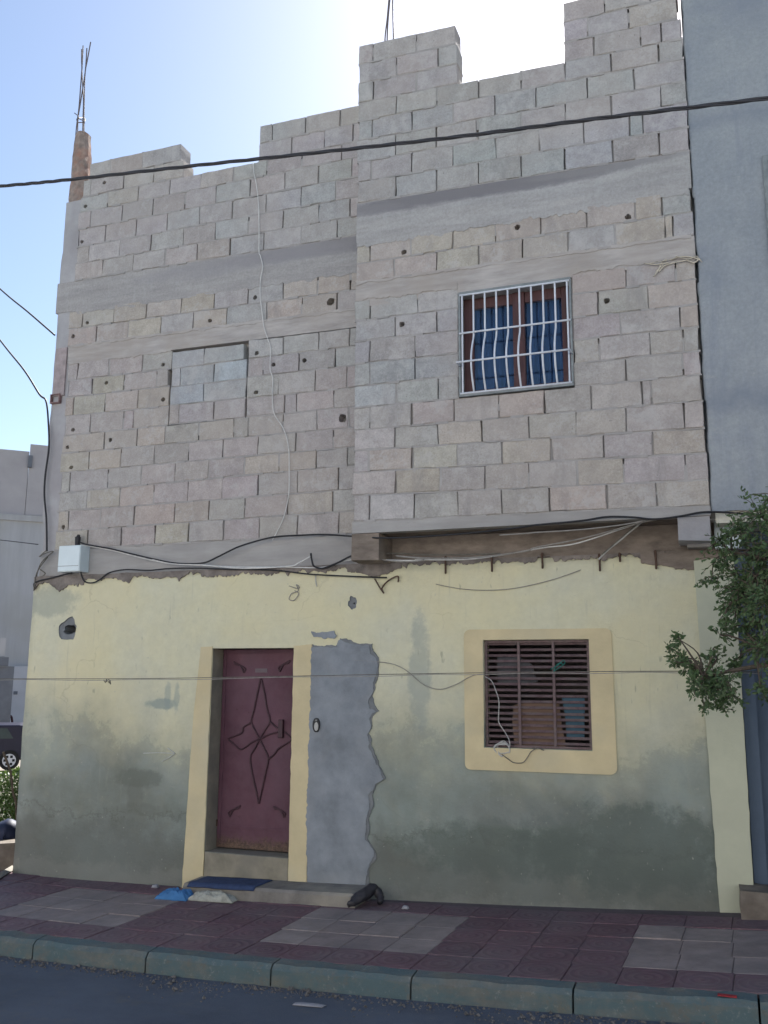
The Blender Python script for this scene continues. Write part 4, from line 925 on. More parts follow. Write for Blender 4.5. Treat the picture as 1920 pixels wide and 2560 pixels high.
def crater(bounds, hx, hz, rh, rc, name):
    """broken-out plaster round a hole: outer square ring at the wall face, chipped cement, dark bore"""
    a, b_, c, d = bounds; n = 20; mb = MB(); O, C1, C2, H1, H2 = [], [], [], [], []
    for k in range(n):
        t = 2 * math.pi * k / n; ca, sa = math.cos(t), math.sin(t)
        cx, cz_ = (a + b_) / 2, (c + d) / 2; s_ = min((b_ - a) / 2 / max(abs(ca), 1e-6), (d - c) / 2 / max(abs(sa), 1e-6))
        O.append(Vector((cx + ca * s_, LY, cz_ + sa * s_)))
        q = 1 + 0.28 * mnoise.noise(Vector((ca * 1.6 + hx, sa * 1.6, 3))) + 0.12 * random.uniform(-1, 1)
        P = Vector((hx + ca * rc[0] * q, LY, hz + sa * rc[1] * q))
        P.x = min(max(P.x, a + 0.006), b_ - 0.006); P.z = min(max(P.z, c + 0.006), d - 0.006)
        C1.append(P); C2.append(P + Vector((-ca * .006, 0.013, -sa * .006)))
        q2 = 1 + 0.2 * random.uniform(-1, 1)
        H1.append(Vector((hx + 0.01 + ca * rh[0] * q2, LY + 0.02, hz + sa * rh[1] * q2))); H2.append(H1[-1] + Vector((0, 0.22, 0)))
    rings = [O, C1, C2, H1, H2]
    # corners of the square belong to the outer ring
    mb.v = [v for r_ in rings for v in r_]
    for j in range(4):
        for k in range(n):
            k2 = (k + 1) % n; mb.f.append((j * n + k, j * n + k2, (j + 1) * n + k2, (j + 1) * n + k)); mb.m.append(0 if j == 0 else 1)
    mb.f.append(tuple(4 * n + k for k in range(n))[::-1]); mb.m.append(1)
    for sx, sz in ((a, c), (b_, c), (b_, d), (a, d)):
        near = sorted(range(n), key=lambda k: (O[k].x - sx) ** 2 + (O[k].z - sz) ** 2)[:2]
        b = len(mb.v); mb.v.append(Vector((sx, LY, sz))); mb.f.append((near[0], near[1], b)); mb.m.append(0)
    o = mb.build(name, [M_PLASTER, M_CEMENT_D], lower); return o
crater(VH, vh.x + 0.01, vh.z, (0.078, 0.055), (0.11, 0.11), 'broken_hole')
crater(SH, sh.x, sh.z, (0.010, 0.010), (0.045, 0.06), 'broken_hole')
# painted surrounds, cement patch, pilaster: thin coats on the wall
def coat(name, pix, mat, y, th, s=1.0, o=(0, 0), parent=lower):
    P = [at(o[0] + a * s, o[1] + b_ * s, LY) for a, b_ in pix]
    return MB().sheet([(p.x, p.z) for p in P], y, th).build(name, mat, parent)
CT = 0.013
def wavy(poly, step=0.06, amp=0.006, seed=1.0):
    out = []
    for i in range(len(poly)):
        a, b_ = poly[i], poly[(i + 1) % len(poly)]; L = math.hypot(b_[0] - a[0], b_[1] - a[1]); n = max(1, int(L / step))
        for k in range(n):
            t = k / n; x_, z_ = a[0] + (b_[0] - a[0]) * t, a[1] + (b_[1] - a[1]) * t
            out.append((x_ + amp * (mnoise.noise(Vector((x_ * 9, z_ * 9, seed))) + .8 * mnoise.noise(Vector((x_ * 31, z_ * 31, seed)))), z_ + amp * (mnoise.noise(Vector((x_ * 9, z_ * 9, seed + 7))) + .8 * mnoise.noise(Vector((x_ * 31, z_ * 31, seed + 7))))))
    return out
g0 = ground_z(-4.2)
MB().sheet(wavy([(DX0 - 0.225, g0 - 0.05), (DX0 - 0.004, g0 - 0.05), (DX0 - 0.004, DZ1 + .02), (DX0 - 0.13, DZ1 + .015), (DX0 - 0.185, 1.5)], seed=2), LY - CT, CT + 0.01).build('painted_surround', M_SURROUND, lower)
MB().sheet(wavy([(DX1 + 0.004, g0 - 0.05), (DX1 + 0.185, g0 - 0.05), (DX1 + 0.190, DZ1 + .03), (DX1 + 0.004, DZ1 + 0.02)], seed=3), LY - CT - 0.001, CT + 0.01).build('painted_surround', M_SURROUND, lower)
def ring_sheet(outer, inner, y, th, mat, name):
    mb = MB(); n = len(outer)
    vs_ = [(x_, y, z_) for x_, z_ in outer] + [(x_, y, z_) for x_, z_ in inner] + [(x_, y + th, z_) for x_, z_ in outer]
    fs = [(i, (i + 1) % n, n + (i + 1) % n, n + i) for i in range(n)] + [(i, 2 * n + i, 2 * n + (i + 1) % n, (i + 1) % n) for i in range(n)]
    mb.add(vs_, fs); return mb.build(name, mat, lower)
oo, ii = [], []
for (cx, cz_, sx, sz, ix, iz) in ((-0.875, 2.37, 1, 1, WX1 + .003, WZ1 + .003), (-2.14, 2.37, -1, 1, WX0 - .003, WZ1 + .003), (-2.14, 1.19, -1, -1, WX0 - .003, WZ0 - .003), (-0.875, 1.19, 1, -1, WX1 + .003, WZ0 - .003)):
    arc = [(math.cos(R(a)), math.sin(R(a))) for a in (0, 22, 45, 68, 90)]
    if sx * sz < 0: arc = arc[::-1]
    for ca, sa in arc:
        ox, oz = cx - sx * .05 + sx * .05 * ca, cz_ - sz * .05 + sz * .05 * sa
        oo.append((ox + .010 * mnoise.noise(Vector((ox * 7, oz * 7, 1))), oz + .010 * mnoise.noise(Vector((ox * 7, oz * 7, 5))))); ii.append((ix, iz))
ring_sheet(oo, ii, LY - CT, CT + 0.01, M_SURROUND, 'painted_surround')
TP = lambda p: T(740, 1560, p, 260 / 846)
patch = [(135, 190), (340, 188), (355, 132), (420, 150), (480, 172), (605, 175), (612, 240), (655, 280), (668, 330), (660, 420), (635, 480), (625, 560), (598, 610), (600, 680), (650, 715), (606, 770), (616, 850), (580, 900), (602, 950), (592, 1000), (612, 1030), (640, 1090), (690, 1180), (712, 1262), (650, 1300), (630, 1345), (588, 1380), (606, 1480), (576, 1590), (572, 1750), (600, 1790), (632, 1840), (640, 1900), (596, 1960), (572, 2120), (96, 2130), (92, 1500), (115, 900), (128, 500)]
def patch_sheet(pp, y, th, mat, name, grow=0.0, seed=0):
    P = [at(x_, z_, LY) for x_, z_ in TP(pp)]; q = wavy([(p.x, p.z) for p in P], 0.012, 0.014, 9 + seed)
    cx = sum(a for a, b_ in q) / len(q); cz_ = sum(b_ for a, b_ in q) / len(q)
    if grow: q = [(a + (grow if a > cx else 0) * (0.6 + mnoise.noise(Vector((a * 5, b_ * 5, 2)))), b_ + (grow * .5 if b_ > cz_ else 0)) for a, b_ in q]
    return MB().sheet(q, y, th).build(name, mat, lower)
patch_sheet(patch, LY - 0.019, 0.03, M_CEMENT, 'cement_patch')
patch_sheet(patch, LY - 0.0115, 0.02, M_CEMENT_D, 'cement_slurry', 0.035, 3)
patch_sheet([(128, 50), (165, 72), (300, 60), (333, 100), (312, 122), (230, 112), (145, 104)], LY - 0.012, 0.02, M_CEMENT, 'cement_patch', 0, 5)
MB().sheet(wavy([(-0.153, ground_z(0) - 0.03), (0.097, ground_z(0) - 0.02), (HX1 + 0.003, 2.93), (-0.205, 2.90), (-0.18, 1.6)], 0.08, 0.006, 4), LY - 0.02, 0.032).build('pilaster', M_PILASTER, lower)
# threshold below the door
MB().box(DX0 + 0.002, DX1 - 0.002, LY - 0.008, LY + 0.01, ground_z(-4.2) - 0.05, DZ0 - 0.004).build('threshold', M_DIRTY, lower, bevel=0.004)
# bare top of the wall: torn cement ledge, brown bare beam strip beneath the overhang
ragged('ledge', lower, M_LEDGE, HX0 + 0.01, -3.08, lambda x: LZ1 + 0.012, lambda x: 2.93 - (0.05 if x < -6.2 else 0), LY - 0.014, th=0.03, at_=0.008, ab=0.075, n=260, seed=31, f1=5)
MB().box(HX0 + 0.015, -3.10, LY + 0.004, 0.10, LZ1 + 0.001, LZ1 + 0.014).build('ledge', M_LEDGE, lower)
MB().box(-3.1, HX1 - 0.004, LY + 0.012, 0.10, LZ1 + 0.001, soff - 0.001).build('bare_beam', M_BROWN, house)
ragged('ledge', lower, M_LEDGE, -3.05, -0.35, lambda x: LZ1 + 0.012, lambda x: 2.955, LY - 0.014, th=0.03, at_=0.004, ab=0.06, n=200, seed=37, f1=6)
ragged('ledge', lower, M_BROWN, -0.62, 0.02, lambda x: LZ1 + 0.010, lambda x: 2.90 - 0.10 * min(1, (x + 0.62) / 0.5), LY - 0.016, th=0.03, at_=0.004, ab=0.03, n=40, seed=41, f1=6)
ragged('ledge', lower, M_LEDGE, -3.25, -2.72, lambda x: LZ1 + 0.010, lambda x: 2.86 + 0.25 * abs(x + 2.98), LY - 0.017, th=0.03, at_=0.004, ab=0.03, n=40, seed=43, f1=6)
for (px, py, ln) in T(960, 1280, [(265, 205), (465, 200), (683, 190), (930, 195), (1018, 190), (1172, 180)], 960 / 1659) and [(p[0], p[1], l_) for p, l_ in zip(T(960, 1280, [(265, 205), (465, 200), (683, 190), (930, 195), (1018, 190), (1172, 180)], 960 / 1659), (.13, .12, .11, .12, .05, .13))]:
    p = at(px, py, LY - .02); mb = MB()
    mb.tube(spline([(p.x - .004, LY + .02, p.z + .02), (p.x, LY - .022, p.z + .015), (p.x + .003, LY - .024, p.z - ln * .6), (p.x + .001, LY - .02, p.z - ln)], 4), [0.011] * 6 + [0.009] * 6 + [0.006], 6)
    mb.build('iron_hook', M_IRON, lower)
# arrow scratched into the paint
A8 = lambda p: T(0, 1600, p, 560 / 1659)
mb = MB()
for seg in ([(1065, 838), (1180, 834), (1300, 840)], [(1245, 800), (1300, 840), (1262, 866), (1203, 898)]):
    P = [at(x_, z_, LY) for x_, z_ in A8(seg)]
    for a, b_ in zip(P, P[1:]):
        d = (b_ - a).normalized(); nrm = Vector((-d.z, 0, d.x)) * 0.0035
        mb.sheet([((a + nrm).x, (a + nrm).z), ((b_ + nrm).x, (b_ + nrm).z), ((b_ - nrm).x, (b_ - nrm).z), ((a - nrm).x, (a - nrm).z)], LY - 0.012, 0.015)
mb.build('scratched_arrow', M_SCRATCH, lower)

# ---- door
dy = LY + 0.20
mb = MB(); mb.box(DX0 + 0.004, DX1 - 0.004, dy, dy + 0.03, DZ0 + 0.012, DZ1 - 0.004)
door = mb.build('door', M_DOOR, house)
lx0, lx1 = DX0 + 0.012, DX1 - 0.012
mb = MB()
for (a, b_, c, d) in ((lx0 - .006, lx0 + .03, DZ0 + .013, DZ1 - .006), (lx1 - .022, lx1 + .006, DZ0 + .013, DZ1 - .006), (lx0 + .031, lx1 - .023, DZ1 - .04, DZ1 - .006), (lx0 + .031, lx1 - .023, DZ0 + .013, DZ0 + .05)):
    mb.box(a, b_, dy - 0.010, dy - 0.0005, c, d)
mb.build('door_frame', M_DOOR, door, bevel=0.003)
T5 = lambda p: [at(x_, y_, dy - 0.01) for x_, y_ in T(500, 1580, p, 280 / 999)]
def twisted(pts, r_, parent, name, mat, y=None):
    P = spline(T5(pts), 6)
    MB().tube([Vector((p.x, dy - 0.007, p.z)) for p in P], r_, 6).build(name, mat, parent, smooth=True)
orn = [[(540, 415), (512, 540), (478, 700), (455, 795), (490, 880), (530, 955)], [(545, 415), (572, 540), (598, 690), (622, 795), (575, 880), (530, 955)],
       [(525, 965), (490, 1035), (447, 1120), (470, 1290), (500, 1420), (520, 1530)], [(535, 965), (572, 1040), (607, 1130), (580, 1270), (548, 1420), (524, 1530)],
       [(525, 955), (460, 985), (400, 1030), (355, 1045), (300, 1000), (250, 955)], [(250, 950), (330, 920), (375, 895), (385, 850), (440, 815), (455, 800)],
       [(535, 955), (600, 920), (660, 900), (700, 890)], [(612, 1130), (660, 1090), (700, 1040), (760, 1000), (825, 962)], [(620, 795), (680, 850), (740, 880), (825, 955)]]
for seg in orn: twisted(seg, 0.0085, door, 'ornament_bar', M_DOORDK)
def lily(cx, cz_, sx, sz):
    for k, w_ in ((0, 1.0), (1, 0.6), (2, -0.5)):
        twisted([(cx - 45 * sx, cz_ + 45 * sz), (cx - 40 * sx + 30 * w_ * sx, cz_ - 5 * sz - 20 * w_), (cx + 10 * sx + 20 * w_ * sx, cz_ - 30 * sz), (cx + 45 * sx, cz_ - 55 * sz)], 0.007, door, 'ornament_leaf', M_DOORDK)
lily(755, 310, 1, 1); lily(345, 320, -1, 1); lily(310, 1605, 1, 1); lily(700, 1610, -1, 1)
def box5(x0, y0, x1, y1, ya, yb, name, mat, parent, bev=0.003):
    a, b_ = T5([(x0, y0), (x1, y1)]); return MB().box(min(a.x, b_.x), max(a.x, b_.x), ya, yb, min(a.z, b_.z), max(a.z, b_.z)).build(name, mat, parent, bevel=bev)
box5(706, 780, 744, 945, dy - 0.035, dy - 0.001, 'door_handle', M_DOORDK, door, 0.006)
box5(490, 325, 596, 362, dy - 0.004, dy - 0.0005, 'name_plate', basic('dull_plate', (0.13, 0.10, 0.11), 0.1, 20, 0.6, 0, 30), door, 0)
box5(190, 1745, 800, 1760, dy - 0.006, dy - 0.0005, 'door_rail', M_DOOR, door, 0.002)
box5(828, 830, 850, 856, dy - 0.022, dy - 0.0105, 'latch', M_HUB, door, 0.002)
p = T5([(150, 1700)])[0]; MB().tube([(lx0 - .004, dy - .016, p.z - .03), (lx0 - .004, dy - .016, p.z + .03)], 0.008, 8).build('hinge', M_IRON, door)
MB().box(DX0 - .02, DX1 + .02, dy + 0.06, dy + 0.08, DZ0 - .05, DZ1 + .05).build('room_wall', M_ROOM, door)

# ---- ground-floor window: iron shutter of slats, things behind it
wy = LY + 0.035
mb = MB()
for (a, b_, c, d) in ((WX0 + .003, WX0 + .024, WZ0 + .003, WZ1 - .003), (WX1 - .024, WX1 - .003, WZ0 + .003, WZ1 - .003), (WX0 + .0245, WX1 - .0245, WZ1 - .022, WZ1 - .003), (WX0 + .0245, WX1 - .0245, WZ0 + .003, WZ0 + .022)):
    mb.box(a, b_, wy, wy + 0.03, c, d)
shut = mb.build('shutter', M_SLAT, house)
NS = 18
for k in range(NS):
    z_ = WZ0 + 0.045 + (WZ1 - WZ0 - 0.075) * k / (NS - 1); a, b_ = WX0 + 0.0248, WX1 - 0.0248
    s0, s1 = random.uniform(-.002, .002), random.uniform(-.002, .002); hh, dd = 0.0115, 0.016
    MB().add([(a, wy + .003, z_ - hh + s0), (b_, wy + .003, z_ - hh + s1), (b_, wy + .003 + dd, z_ + hh * .7 + s1), (a, wy + .003 + dd, z_ + hh * .7 + s0),
              (a, wy + .006, z_ - hh - .003 + s0), (b_, wy + .006, z_ - hh - .003 + s1), (b_, wy + .006 + dd, z_ + hh * .7 - .004 + s1), (a, wy + .006 + dd, z_ + hh * .7 - .004 + s0)],
             [(0, 1, 2, 3), (4, 7, 6, 5), (0, 4, 5, 1), (3, 2, 6, 7), (0, 3, 7, 4), (1, 5, 6, 2)]).build('slat', M_SLAT, shut)
for f_ in (0.333, 0.662):
    x_ = WX0 + (WX1 - WX0) * f_; MB().box(x_ - .011, x_ + .011, wy - 0.006, wy + 0.002, WZ0 + .023, WZ1 - .023).build('mullion', M_SLAT, shut)
T7 = lambda p, y: [at(x_, z_, y) for x_, z_ in T(1160, 1560, p, 400 / 1659)]
def panel7(pix, y, th, name, mat, label, cat):
    P = T7(pix, y); o = MB().sheet(wavy([(p.x, p.z) for p in P], .05, .004, y), y, th).build(name, mat); return tag(o, label, cat)
panel7([(515, 850), (560, 830), (930, 790), (985, 810), (1010, 1050), (1060, 1275), (525, 1275), (500, 1000)], wy + 0.027, 0.008, 'wooden_board', M_BOARD, 'worn brown board leaning behind the shutter slats', 'board')
panel7([(1010, 735), (1250, 735), (1245, 1185), (1065, 1185), (1050, 960)], wy + 0.045, 0.01, 'blue_board', M_BLUEBOARD, 'dull blue panel behind the shutter slats, right of the brown board', 'panel')
panel7([(345, 330), (540, 325), (700, 420), (760, 600), (560, 640), (350, 630)], wy + 0.05, 0.02, 'hanging_cloth', M_GREYCLOTH, 'crumpled grey cloth behind the upper slats of the shutter', 'cloth')
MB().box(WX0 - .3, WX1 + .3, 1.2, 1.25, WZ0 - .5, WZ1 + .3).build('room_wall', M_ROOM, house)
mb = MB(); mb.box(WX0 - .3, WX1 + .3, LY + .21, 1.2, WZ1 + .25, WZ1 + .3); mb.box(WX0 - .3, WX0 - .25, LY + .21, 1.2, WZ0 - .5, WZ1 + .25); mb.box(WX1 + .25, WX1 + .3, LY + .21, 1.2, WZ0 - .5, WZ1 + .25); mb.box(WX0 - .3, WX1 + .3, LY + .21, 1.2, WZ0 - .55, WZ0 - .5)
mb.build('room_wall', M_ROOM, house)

# ------------------------------------------------------------------ things on the front of the house
def wire(name, pts, r_, mat, label, cat='cable', group=None, n=8, sides=6):
    o = MB().tube(spline(pts, n), r_, sides).build(name, mat, smooth=True); return tag(o, label, cat, group)
def P_(pix, Y): return [at(x_, y_, Y) for x_, y_ in pix]
# meter box
T1 = lambda p: T(80, 1320, p)
a, b_ = at(*T1([(218, 148)])[0], -0.16), at(*T1([(384, 356)])[0], -0.16)
mb_ = empty('meter_box', ((a.x + b_.x) / 2, -0.09, b_.z), 'white metal meter box under the corner of the block wall', 'box')
MB().box(a.x, b_.x, -0.145, 0.004, b_.z, a.z).build('case', M_WHITEBOX, mb_, bevel=0.005)
MB().box(a.x + .006, b_.x - .006, -0.152, -0.1455, b_.z + .008, a.z - .008).build('lid', M_WHITEBOX, mb_, bevel=0.003)
MB().box(a.x + .01, b_.x - .01, -0.154, -0.1525, b_.z + .055, b_.z + .06).build('seam', M_GRILLEFR, mb_)
q = at(*T1([(380, 98)])[0], -0.06)
mb = MB(); mb.tube([(q.x, -.06, q.z - .06), (q.x, -.06, q.z + .03)], [0.026, 0.03], 8); mb.tube([(q.x + .004, -.06, q.z + .03), (q.x + .008, -.06, q.z + .055)], [0.022, 0.012], 8)
mb.build('cable_gland', M_BLACK, mb_)
# doorbell
d0 = TP([(165, 822)])[0]; dp = at(*d0, LY - .03)
db = empty('doorbell', (dp.x, LY - .03, dp.z - .06), 'oval black and white doorbell on the grey cement patch', 'doorbell')
def disc(mb, c, rx, rz, y0, y1, n=20):
    vs_ = [(c.x + rx * math.cos(2 * math.pi * k / n), y, c.z + rz * math.sin(2 * math.pi * k / n)) for y in (y0, y1) for k in range(n)]
    mb.add(vs_, [tuple(range(n))[::1]] + [(k, n + k, n + (k + 1) % n, (k + 1) % n) for k in range(n)]); return mb
disc(MB(), dp, 0.034, 0.064, LY - .040, LY - .012).build('housing', M_BLACK, db)
disc(MB(), Vector((dp.x + .006, 0, dp.z - .012)), 0.020, 0.038, LY - .047, LY - .0402).build('button', M_PALEWIRE, db)
disc(MB(), Vector((dp.x + .004, 0, dp.z + .042)), 0.012, 0.008, LY - .046, LY - .0402).build('lens', M_GLASSD, db)
# overhead twisted cable, well out from the wall
D_ = 1920 / 1659
oh = [at(x_ * D_, y_ * D_, -1.35) for x_, y_ in ((-260, 422), (0, 402), (150, 388), (400, 360), (700, 328), (1000, 294), (1300, 255), (1659, 212), (1960, 172))]
c0 = spline(oh, 40); mbs = MB()
for ph in (0, math.pi * 2 / 3, math.pi * 4 / 3):
    P = []
    for i, p in enumerate(c0):
        t = i * 0.22 + ph; P.append(p + Vector((0, math.cos(t), math.sin(t))) * 0.0085)
    mbs.tube(P, 0.0085, 6)
tag(mbs.build('overhead_cable', basic('weathered_cable', (0.045, 0.045, 0.05), 0.2, 9, 0.7, 0, 30), smooth=True), 'thick dark twisted cable slung across the top of the block wall', 'cable')
# wires at the left, arriving from the street
E1 = [at_t(-120, 610, 14), at_t(0, 722, 11.5), at(70, 780, 0.03), at(137, 838, -0.02)]
wire('service_cable', E1, 0.010, M_BLACK, 'dark cable reaching the house corner from the left, the upper of two')
E2 = [at_t(-120, 690, 14), at_t(0, 850, 11.5), at(60, 925, 0.0)] + P_([(98, 985), (115, 1003), (121, 1060), (122, 1120), (113, 1190), (111, 1240), (116, 1300), (117, 1378)], -0.03)
wire('service_cable', E2, 0.011, M_BLACK, 'dark cable from the left that runs down along the corner column')
wire('service_cable', [at_t(-150, 1335, 17), at_t(0, 1350, 15), at_t(95, 1361, 13.5)], 0.008, M_BLACK, 'thin dark cable crossing the far building at the left')
# cables along the ledge
T2 = lambda p: T(560, 1320, p)
y1 = -0.055
wire('supply_cable', P_(T1([(400, 120), (470, 140), (650, 172), (820, 213), (1000, 255), (1160, 288), (1300, 296), (1430, 288), (1540, 240), (1659, 180)]) + T2([(150, 145), (300, 100), (440, 72), (640, 60), (860, 55)]), y1 - .02)
     + P_([(960, 1345), (1110, 1338), (1240, 1326)] + Q8([(0, 905), (250, 882), (420, 863), (600, 836), (800, 840), (980, 856), (1180, 834), (1400, 797), (1659, 806), (1900, 830)]), OVER - 0.035),
     0.0085, M_BLACK, 'black supply cable arching from the meter box along the slab edge to the tree')
wire('ledge_cable', P_(T1([(410, 140), (650, 182), (820, 225), (1000, 268), (1200, 300), (1659, 322)]) + T2([(100, 324), (540, 326), (760, 330), (860, 318), (1000, 272), (1220, 257)]), y1 - .01) + P_(T2([(1450, 268), (1659, 268)]) + Q7([(600, 1192), (1000, 1190), (1300, 1155), (1659, 1092)]) + Q8([(330, 1058), (700, 940), (900, 872), (1100, 846), (1400, 858), (1659, 862)]), OVER * .6 - 0.03), 0.0058, M_WFLEX,
     'pale grey cable sagging along the ledge and up to the right beam end', sides=6)
wire('ledge_cable', P_(T1([(1000, 262), (1160, 296), (1400, 306), (1659, 330)]) + T2([(220, 334), (540, 318), (620, 290), (720, 235)]), y1 - .02), 0.007, M_WFLEX, 'short grey cable rising from the ledge, left of the beam end')
wire('ledge_cable', P_(T2([(1120, 240), (1300, 262), (1500, 280), (1659, 262)]) + Q7([(430, 1160), (700, 1180), (1100, 1172), (1500, 1122)]) + Q8([(0, 1090), (400, 1012), (850, 890), (1000, 862)]), OVER * .7 - .02), 0.006, M_WCABLE, 'thin grey cable under the overhang, rising to the right')
wire('ledge_cable', P_(Q7([(1290, 988), (1500, 975)]) + Q8([(0, 966), (200, 955), (420, 938), (700, 905), (900, 868)]), OVER - .012), 0.0055, M_WCABLE, 'thin pale cable stretched just beneath the slab edge')
wire('ledge_cable', P_(Q8([(518, 1190), (600, 1110), (700, 1030), (800, 945), (880, 880)]), OVER * .5), 0.0075, M_PALEWIRE, 'pale twin cable dropping from the slab edge to the wall below')
wire('ledge_cable', P_(Q8([(545, 1150), (700, 1015), (840, 895)]), OVER * .5 - .01), 0.005, M_DKWIRE, 'thin dark wire beside the pale twin cable under the slab edge')
wire('ledge_cable', P_(T2([(720, 210), (730, 270), (745, 315), (800, 335), (850, 325), (950, 285), (1050, 235), (1160, 205), (1300, 195)]), y1 - .03), 0.009, M_BLACK, 'black cable loop on the ledge above the cement patch')
wire('ledge_cable', P_(Q7([(220, 1150), (420, 1140), (700, 1152), (1000, 1150), (1300, 1140)]), OVER * .5), 0.007, M_DKWIRE, 'dark cable running straight beneath the overhang')
wire('ledge_cable', P_(T1([(20, 500), (28, 450), (170, 412), (260, 388), (330, 372)]), LY - .03), 0.008, M_BLACK, 'black cable along the ledge left of the meter box')
wire('ledge_cable', P_(T1([(404, 350), (412, 400), (440, 445), (500, 455), (560, 430), (640, 372), (780, 345), (960, 352), (1150, 336), (1400, 334), (1659, 344)]) + T2([(300, 345), (480, 356), (700, 382), (950, 396), (1180, 406), (1350, 412)]), LY - .032), 0.0075, M_BLACK, 'black cable looping below the meter box and along the ledge')
rw = [(120, 185), (60, 238), (110, 210), (175, 195), (100, 260), (60, 330), (110, 380), (40, 410), (70, 300), (130, 240), (45, 360), (20, 470), (15, 520)]
wire('tangled_wire', [at(*T1([p])[0], -0.05 + .03 * math.sin(i * 2.1)) for i, p in enumerate(rw)], 0.006, M_DKWIRE, 'tangle of dark wire at the corner left of the meter box', 'wire')
# wires on the walls
wire('white_wire', P_(L2([(440, 560), (448, 640), (470, 750), (485, 900), (490, 1100), (490, 1290)]) + L4([(500, 130), (520, 220), (502, 330), (500, 470), (515, 600), (530, 720), (565, 830), (585, 900), (582, 1070), (603, 1150), (600, 1300)]) + L6([(615, 180), (690, 300), (733, 450), (740, 650), (735, 850), (690, 1050), (600, 1230)]), -0.022), 0.0045, M_WFLEX, 'white wire hanging down the left block wall', 'wire', n=6)
T6 = lambda p: T(960, 1280, p, 960 / 1659)
wire('hanging_wire', P_(T6([(225, 312), (320, 330), (430, 338), (560, 330), (700, 300), (790, 272), (850, 250)]), LY - .012), 0.0035, M_WCABLE, 'thin wire sagging on the cream wall above the shuttered window', 'wire')
wire('hanging_wire', P_(T6([(-130, 640), (0, 650), (60, 665), (110, 695), (170, 745), (240, 766), (310, 745), (380, 708), (430, 700)]), LY - .016), 0.0035, M_WCABLE, 'thin wire sagging between cement patch and shuttered window', 'wire')
kn = P_(T2([(540, 480), (600, 500), (625, 492), (600, 470), (615, 520), (560, 545), (540, 590), (580, 600), (620, 545), (585, 520)]), LY - .014)
wire('hanging_wire', kn, 0.004, M_WCABLE, 'small twist of wire on the cream wall above the door', 'wire')
wire('hanging_wire', P_(T2([(765, 380), (760, 430), (770, 485)]), LY - .02), 0.005, M_PALEWIRE, 'short white wire end hanging from the ledge above the cement patch', 'wire')
wire('hanging_wire', P_(T2([(1250, 420), (1290, 490), (1325, 540), (1310, 500), (1360, 440), (1440, 400), (1445, 450)]), LY - .03), 0.007, M_IRON, 'rusty wire end dangling below the left beam end', 'wire')
wire('window_cable', T7([(215, 545), (285, 590), (330, 690), (362, 800), (360, 930), (362, 1020), (430, 1130), (470, 1210), (474, 1290), (468, 1370)], wy - .03), 0.0042, M_PALEWIRE, 'pale cable hanging in front of the shutter slats', 'cable')
coil = [at(*T(1160, 1560, [(400 + (72 + 18 * math.sin(i * .31)) * math.cos(i * .62 + .3 * math.sin(i)), 1295 + (64 + 18 * math.cos(i * .23)) * math.sin(i * .62))], 400 / 1659)[0], wy - .035 + .016 * math.sin(i * .9)) for i in range(70)]
wire('cable_coil', coil, 0.0052, M_PALEWIRE, 'ball of coiled pale cable at the lower left corner of the shutter', 'cable', n=3)
wire('window_cable', T7([(390, 1350), (450, 1395), (520, 1438), (610, 1436), (660, 1380), (695, 1325), (760, 1290), (830, 1310)], LY - .03), 0.004, M_DKWIRE, 'thin dark wire looping below the shuttered window', 'wire')
wire('green_twine', T7([(900, 470), (950, 440), (985, 420), (1030, 378), (1045, 405), (1000, 445), (960, 470), (930, 490), (960, 430), (1000, 400), (1020, 420)], wy - .014), 0.004, basic('green_twine', (0.03, 0.16, 0.13), 0.1, 20, 0.8, 0, 30), 'loop of green twine tied to the shutter mullion', 'twine')
# washing line in front of the wall
l0 = at_t(-140, 1698, 8.2); ln_ = [l0, at(0, 1697, -0.75), at(268, 1697, -0.75), at(532, 1694, -0.75), at(960, 1686, -0.75), at(1200, 1682, -0.75), at(1481, 1679, -0.75), at(1720, 1678, -0.75), at(1900, 1680, -0.75)]
wl = empty('washing_line', ln_[2], 'taut thin washing line across the whole cream wall', 'washing line')
MB().tube(spline(ln_, 6), 0.0036, 6).build('line', M_DKWIRE, wl); MB().tube([v + Vector((0, -.004, -0.011 + .004 * math.sin(i))) for i, v in enumerate(spline(ln_, 6))], 0.0028, 5).build('line', M_WCABLE, wl)
kp = at(268, 1702, -0.75); MB().tube([kp + Vector((a * .008, b_ * .008, c * .008)) for a, b_, c in ((-5, 0, 1), (-3, 1, -2), (-1, 0, 2), (0, -1, -1), (2, 0, 2), (3, 1, -3), (1, 0, -1), (4, 0, 0), (5, 0, -4))], 0.005, 5).build('knot', M_DKWIRE, wl)
# conduit stump and rusty box on the corner column
a, b_ = at(*L3([(140, 705)])[0], -0.0), at(*L3([(200, 1090)])[0], -0.0)
MB().box(a.x, b_.x, -0.012, 0.02, b_.z, a.z).build('exposed_brick', basic('pink_brick', (0.35, 0.295, 0.285), 0.25, 12, 0.95, 0.5, 40), column)
a, b_ = at(*L3([(100, 1088)])[0], -0.0), at(*L3([(172, 1155)])[0], -0.0)
mb = MB(); t = .012
mb.box(a.x, b_.x, -.03, .01, a.z - t, a.z); mb.box(a.x, b_.x, -.03, .01, b_.z, b_.z + t); mb.box(a.x, a.x + t, -.029, .01, b_.z + t + .0005, a.z - t - .0005); mb.box(b_.x - t, b_.x, -.029, .01, b_.z + t + .0005, a.z - t - .0005)
tag(mb.build('junction_box', basic('rust_pink', (0.22, 0.14, 0.13), 0.3, 20, 0.9, 0.3, 40)), 'small rusty open junction box on the corner column', 'box')

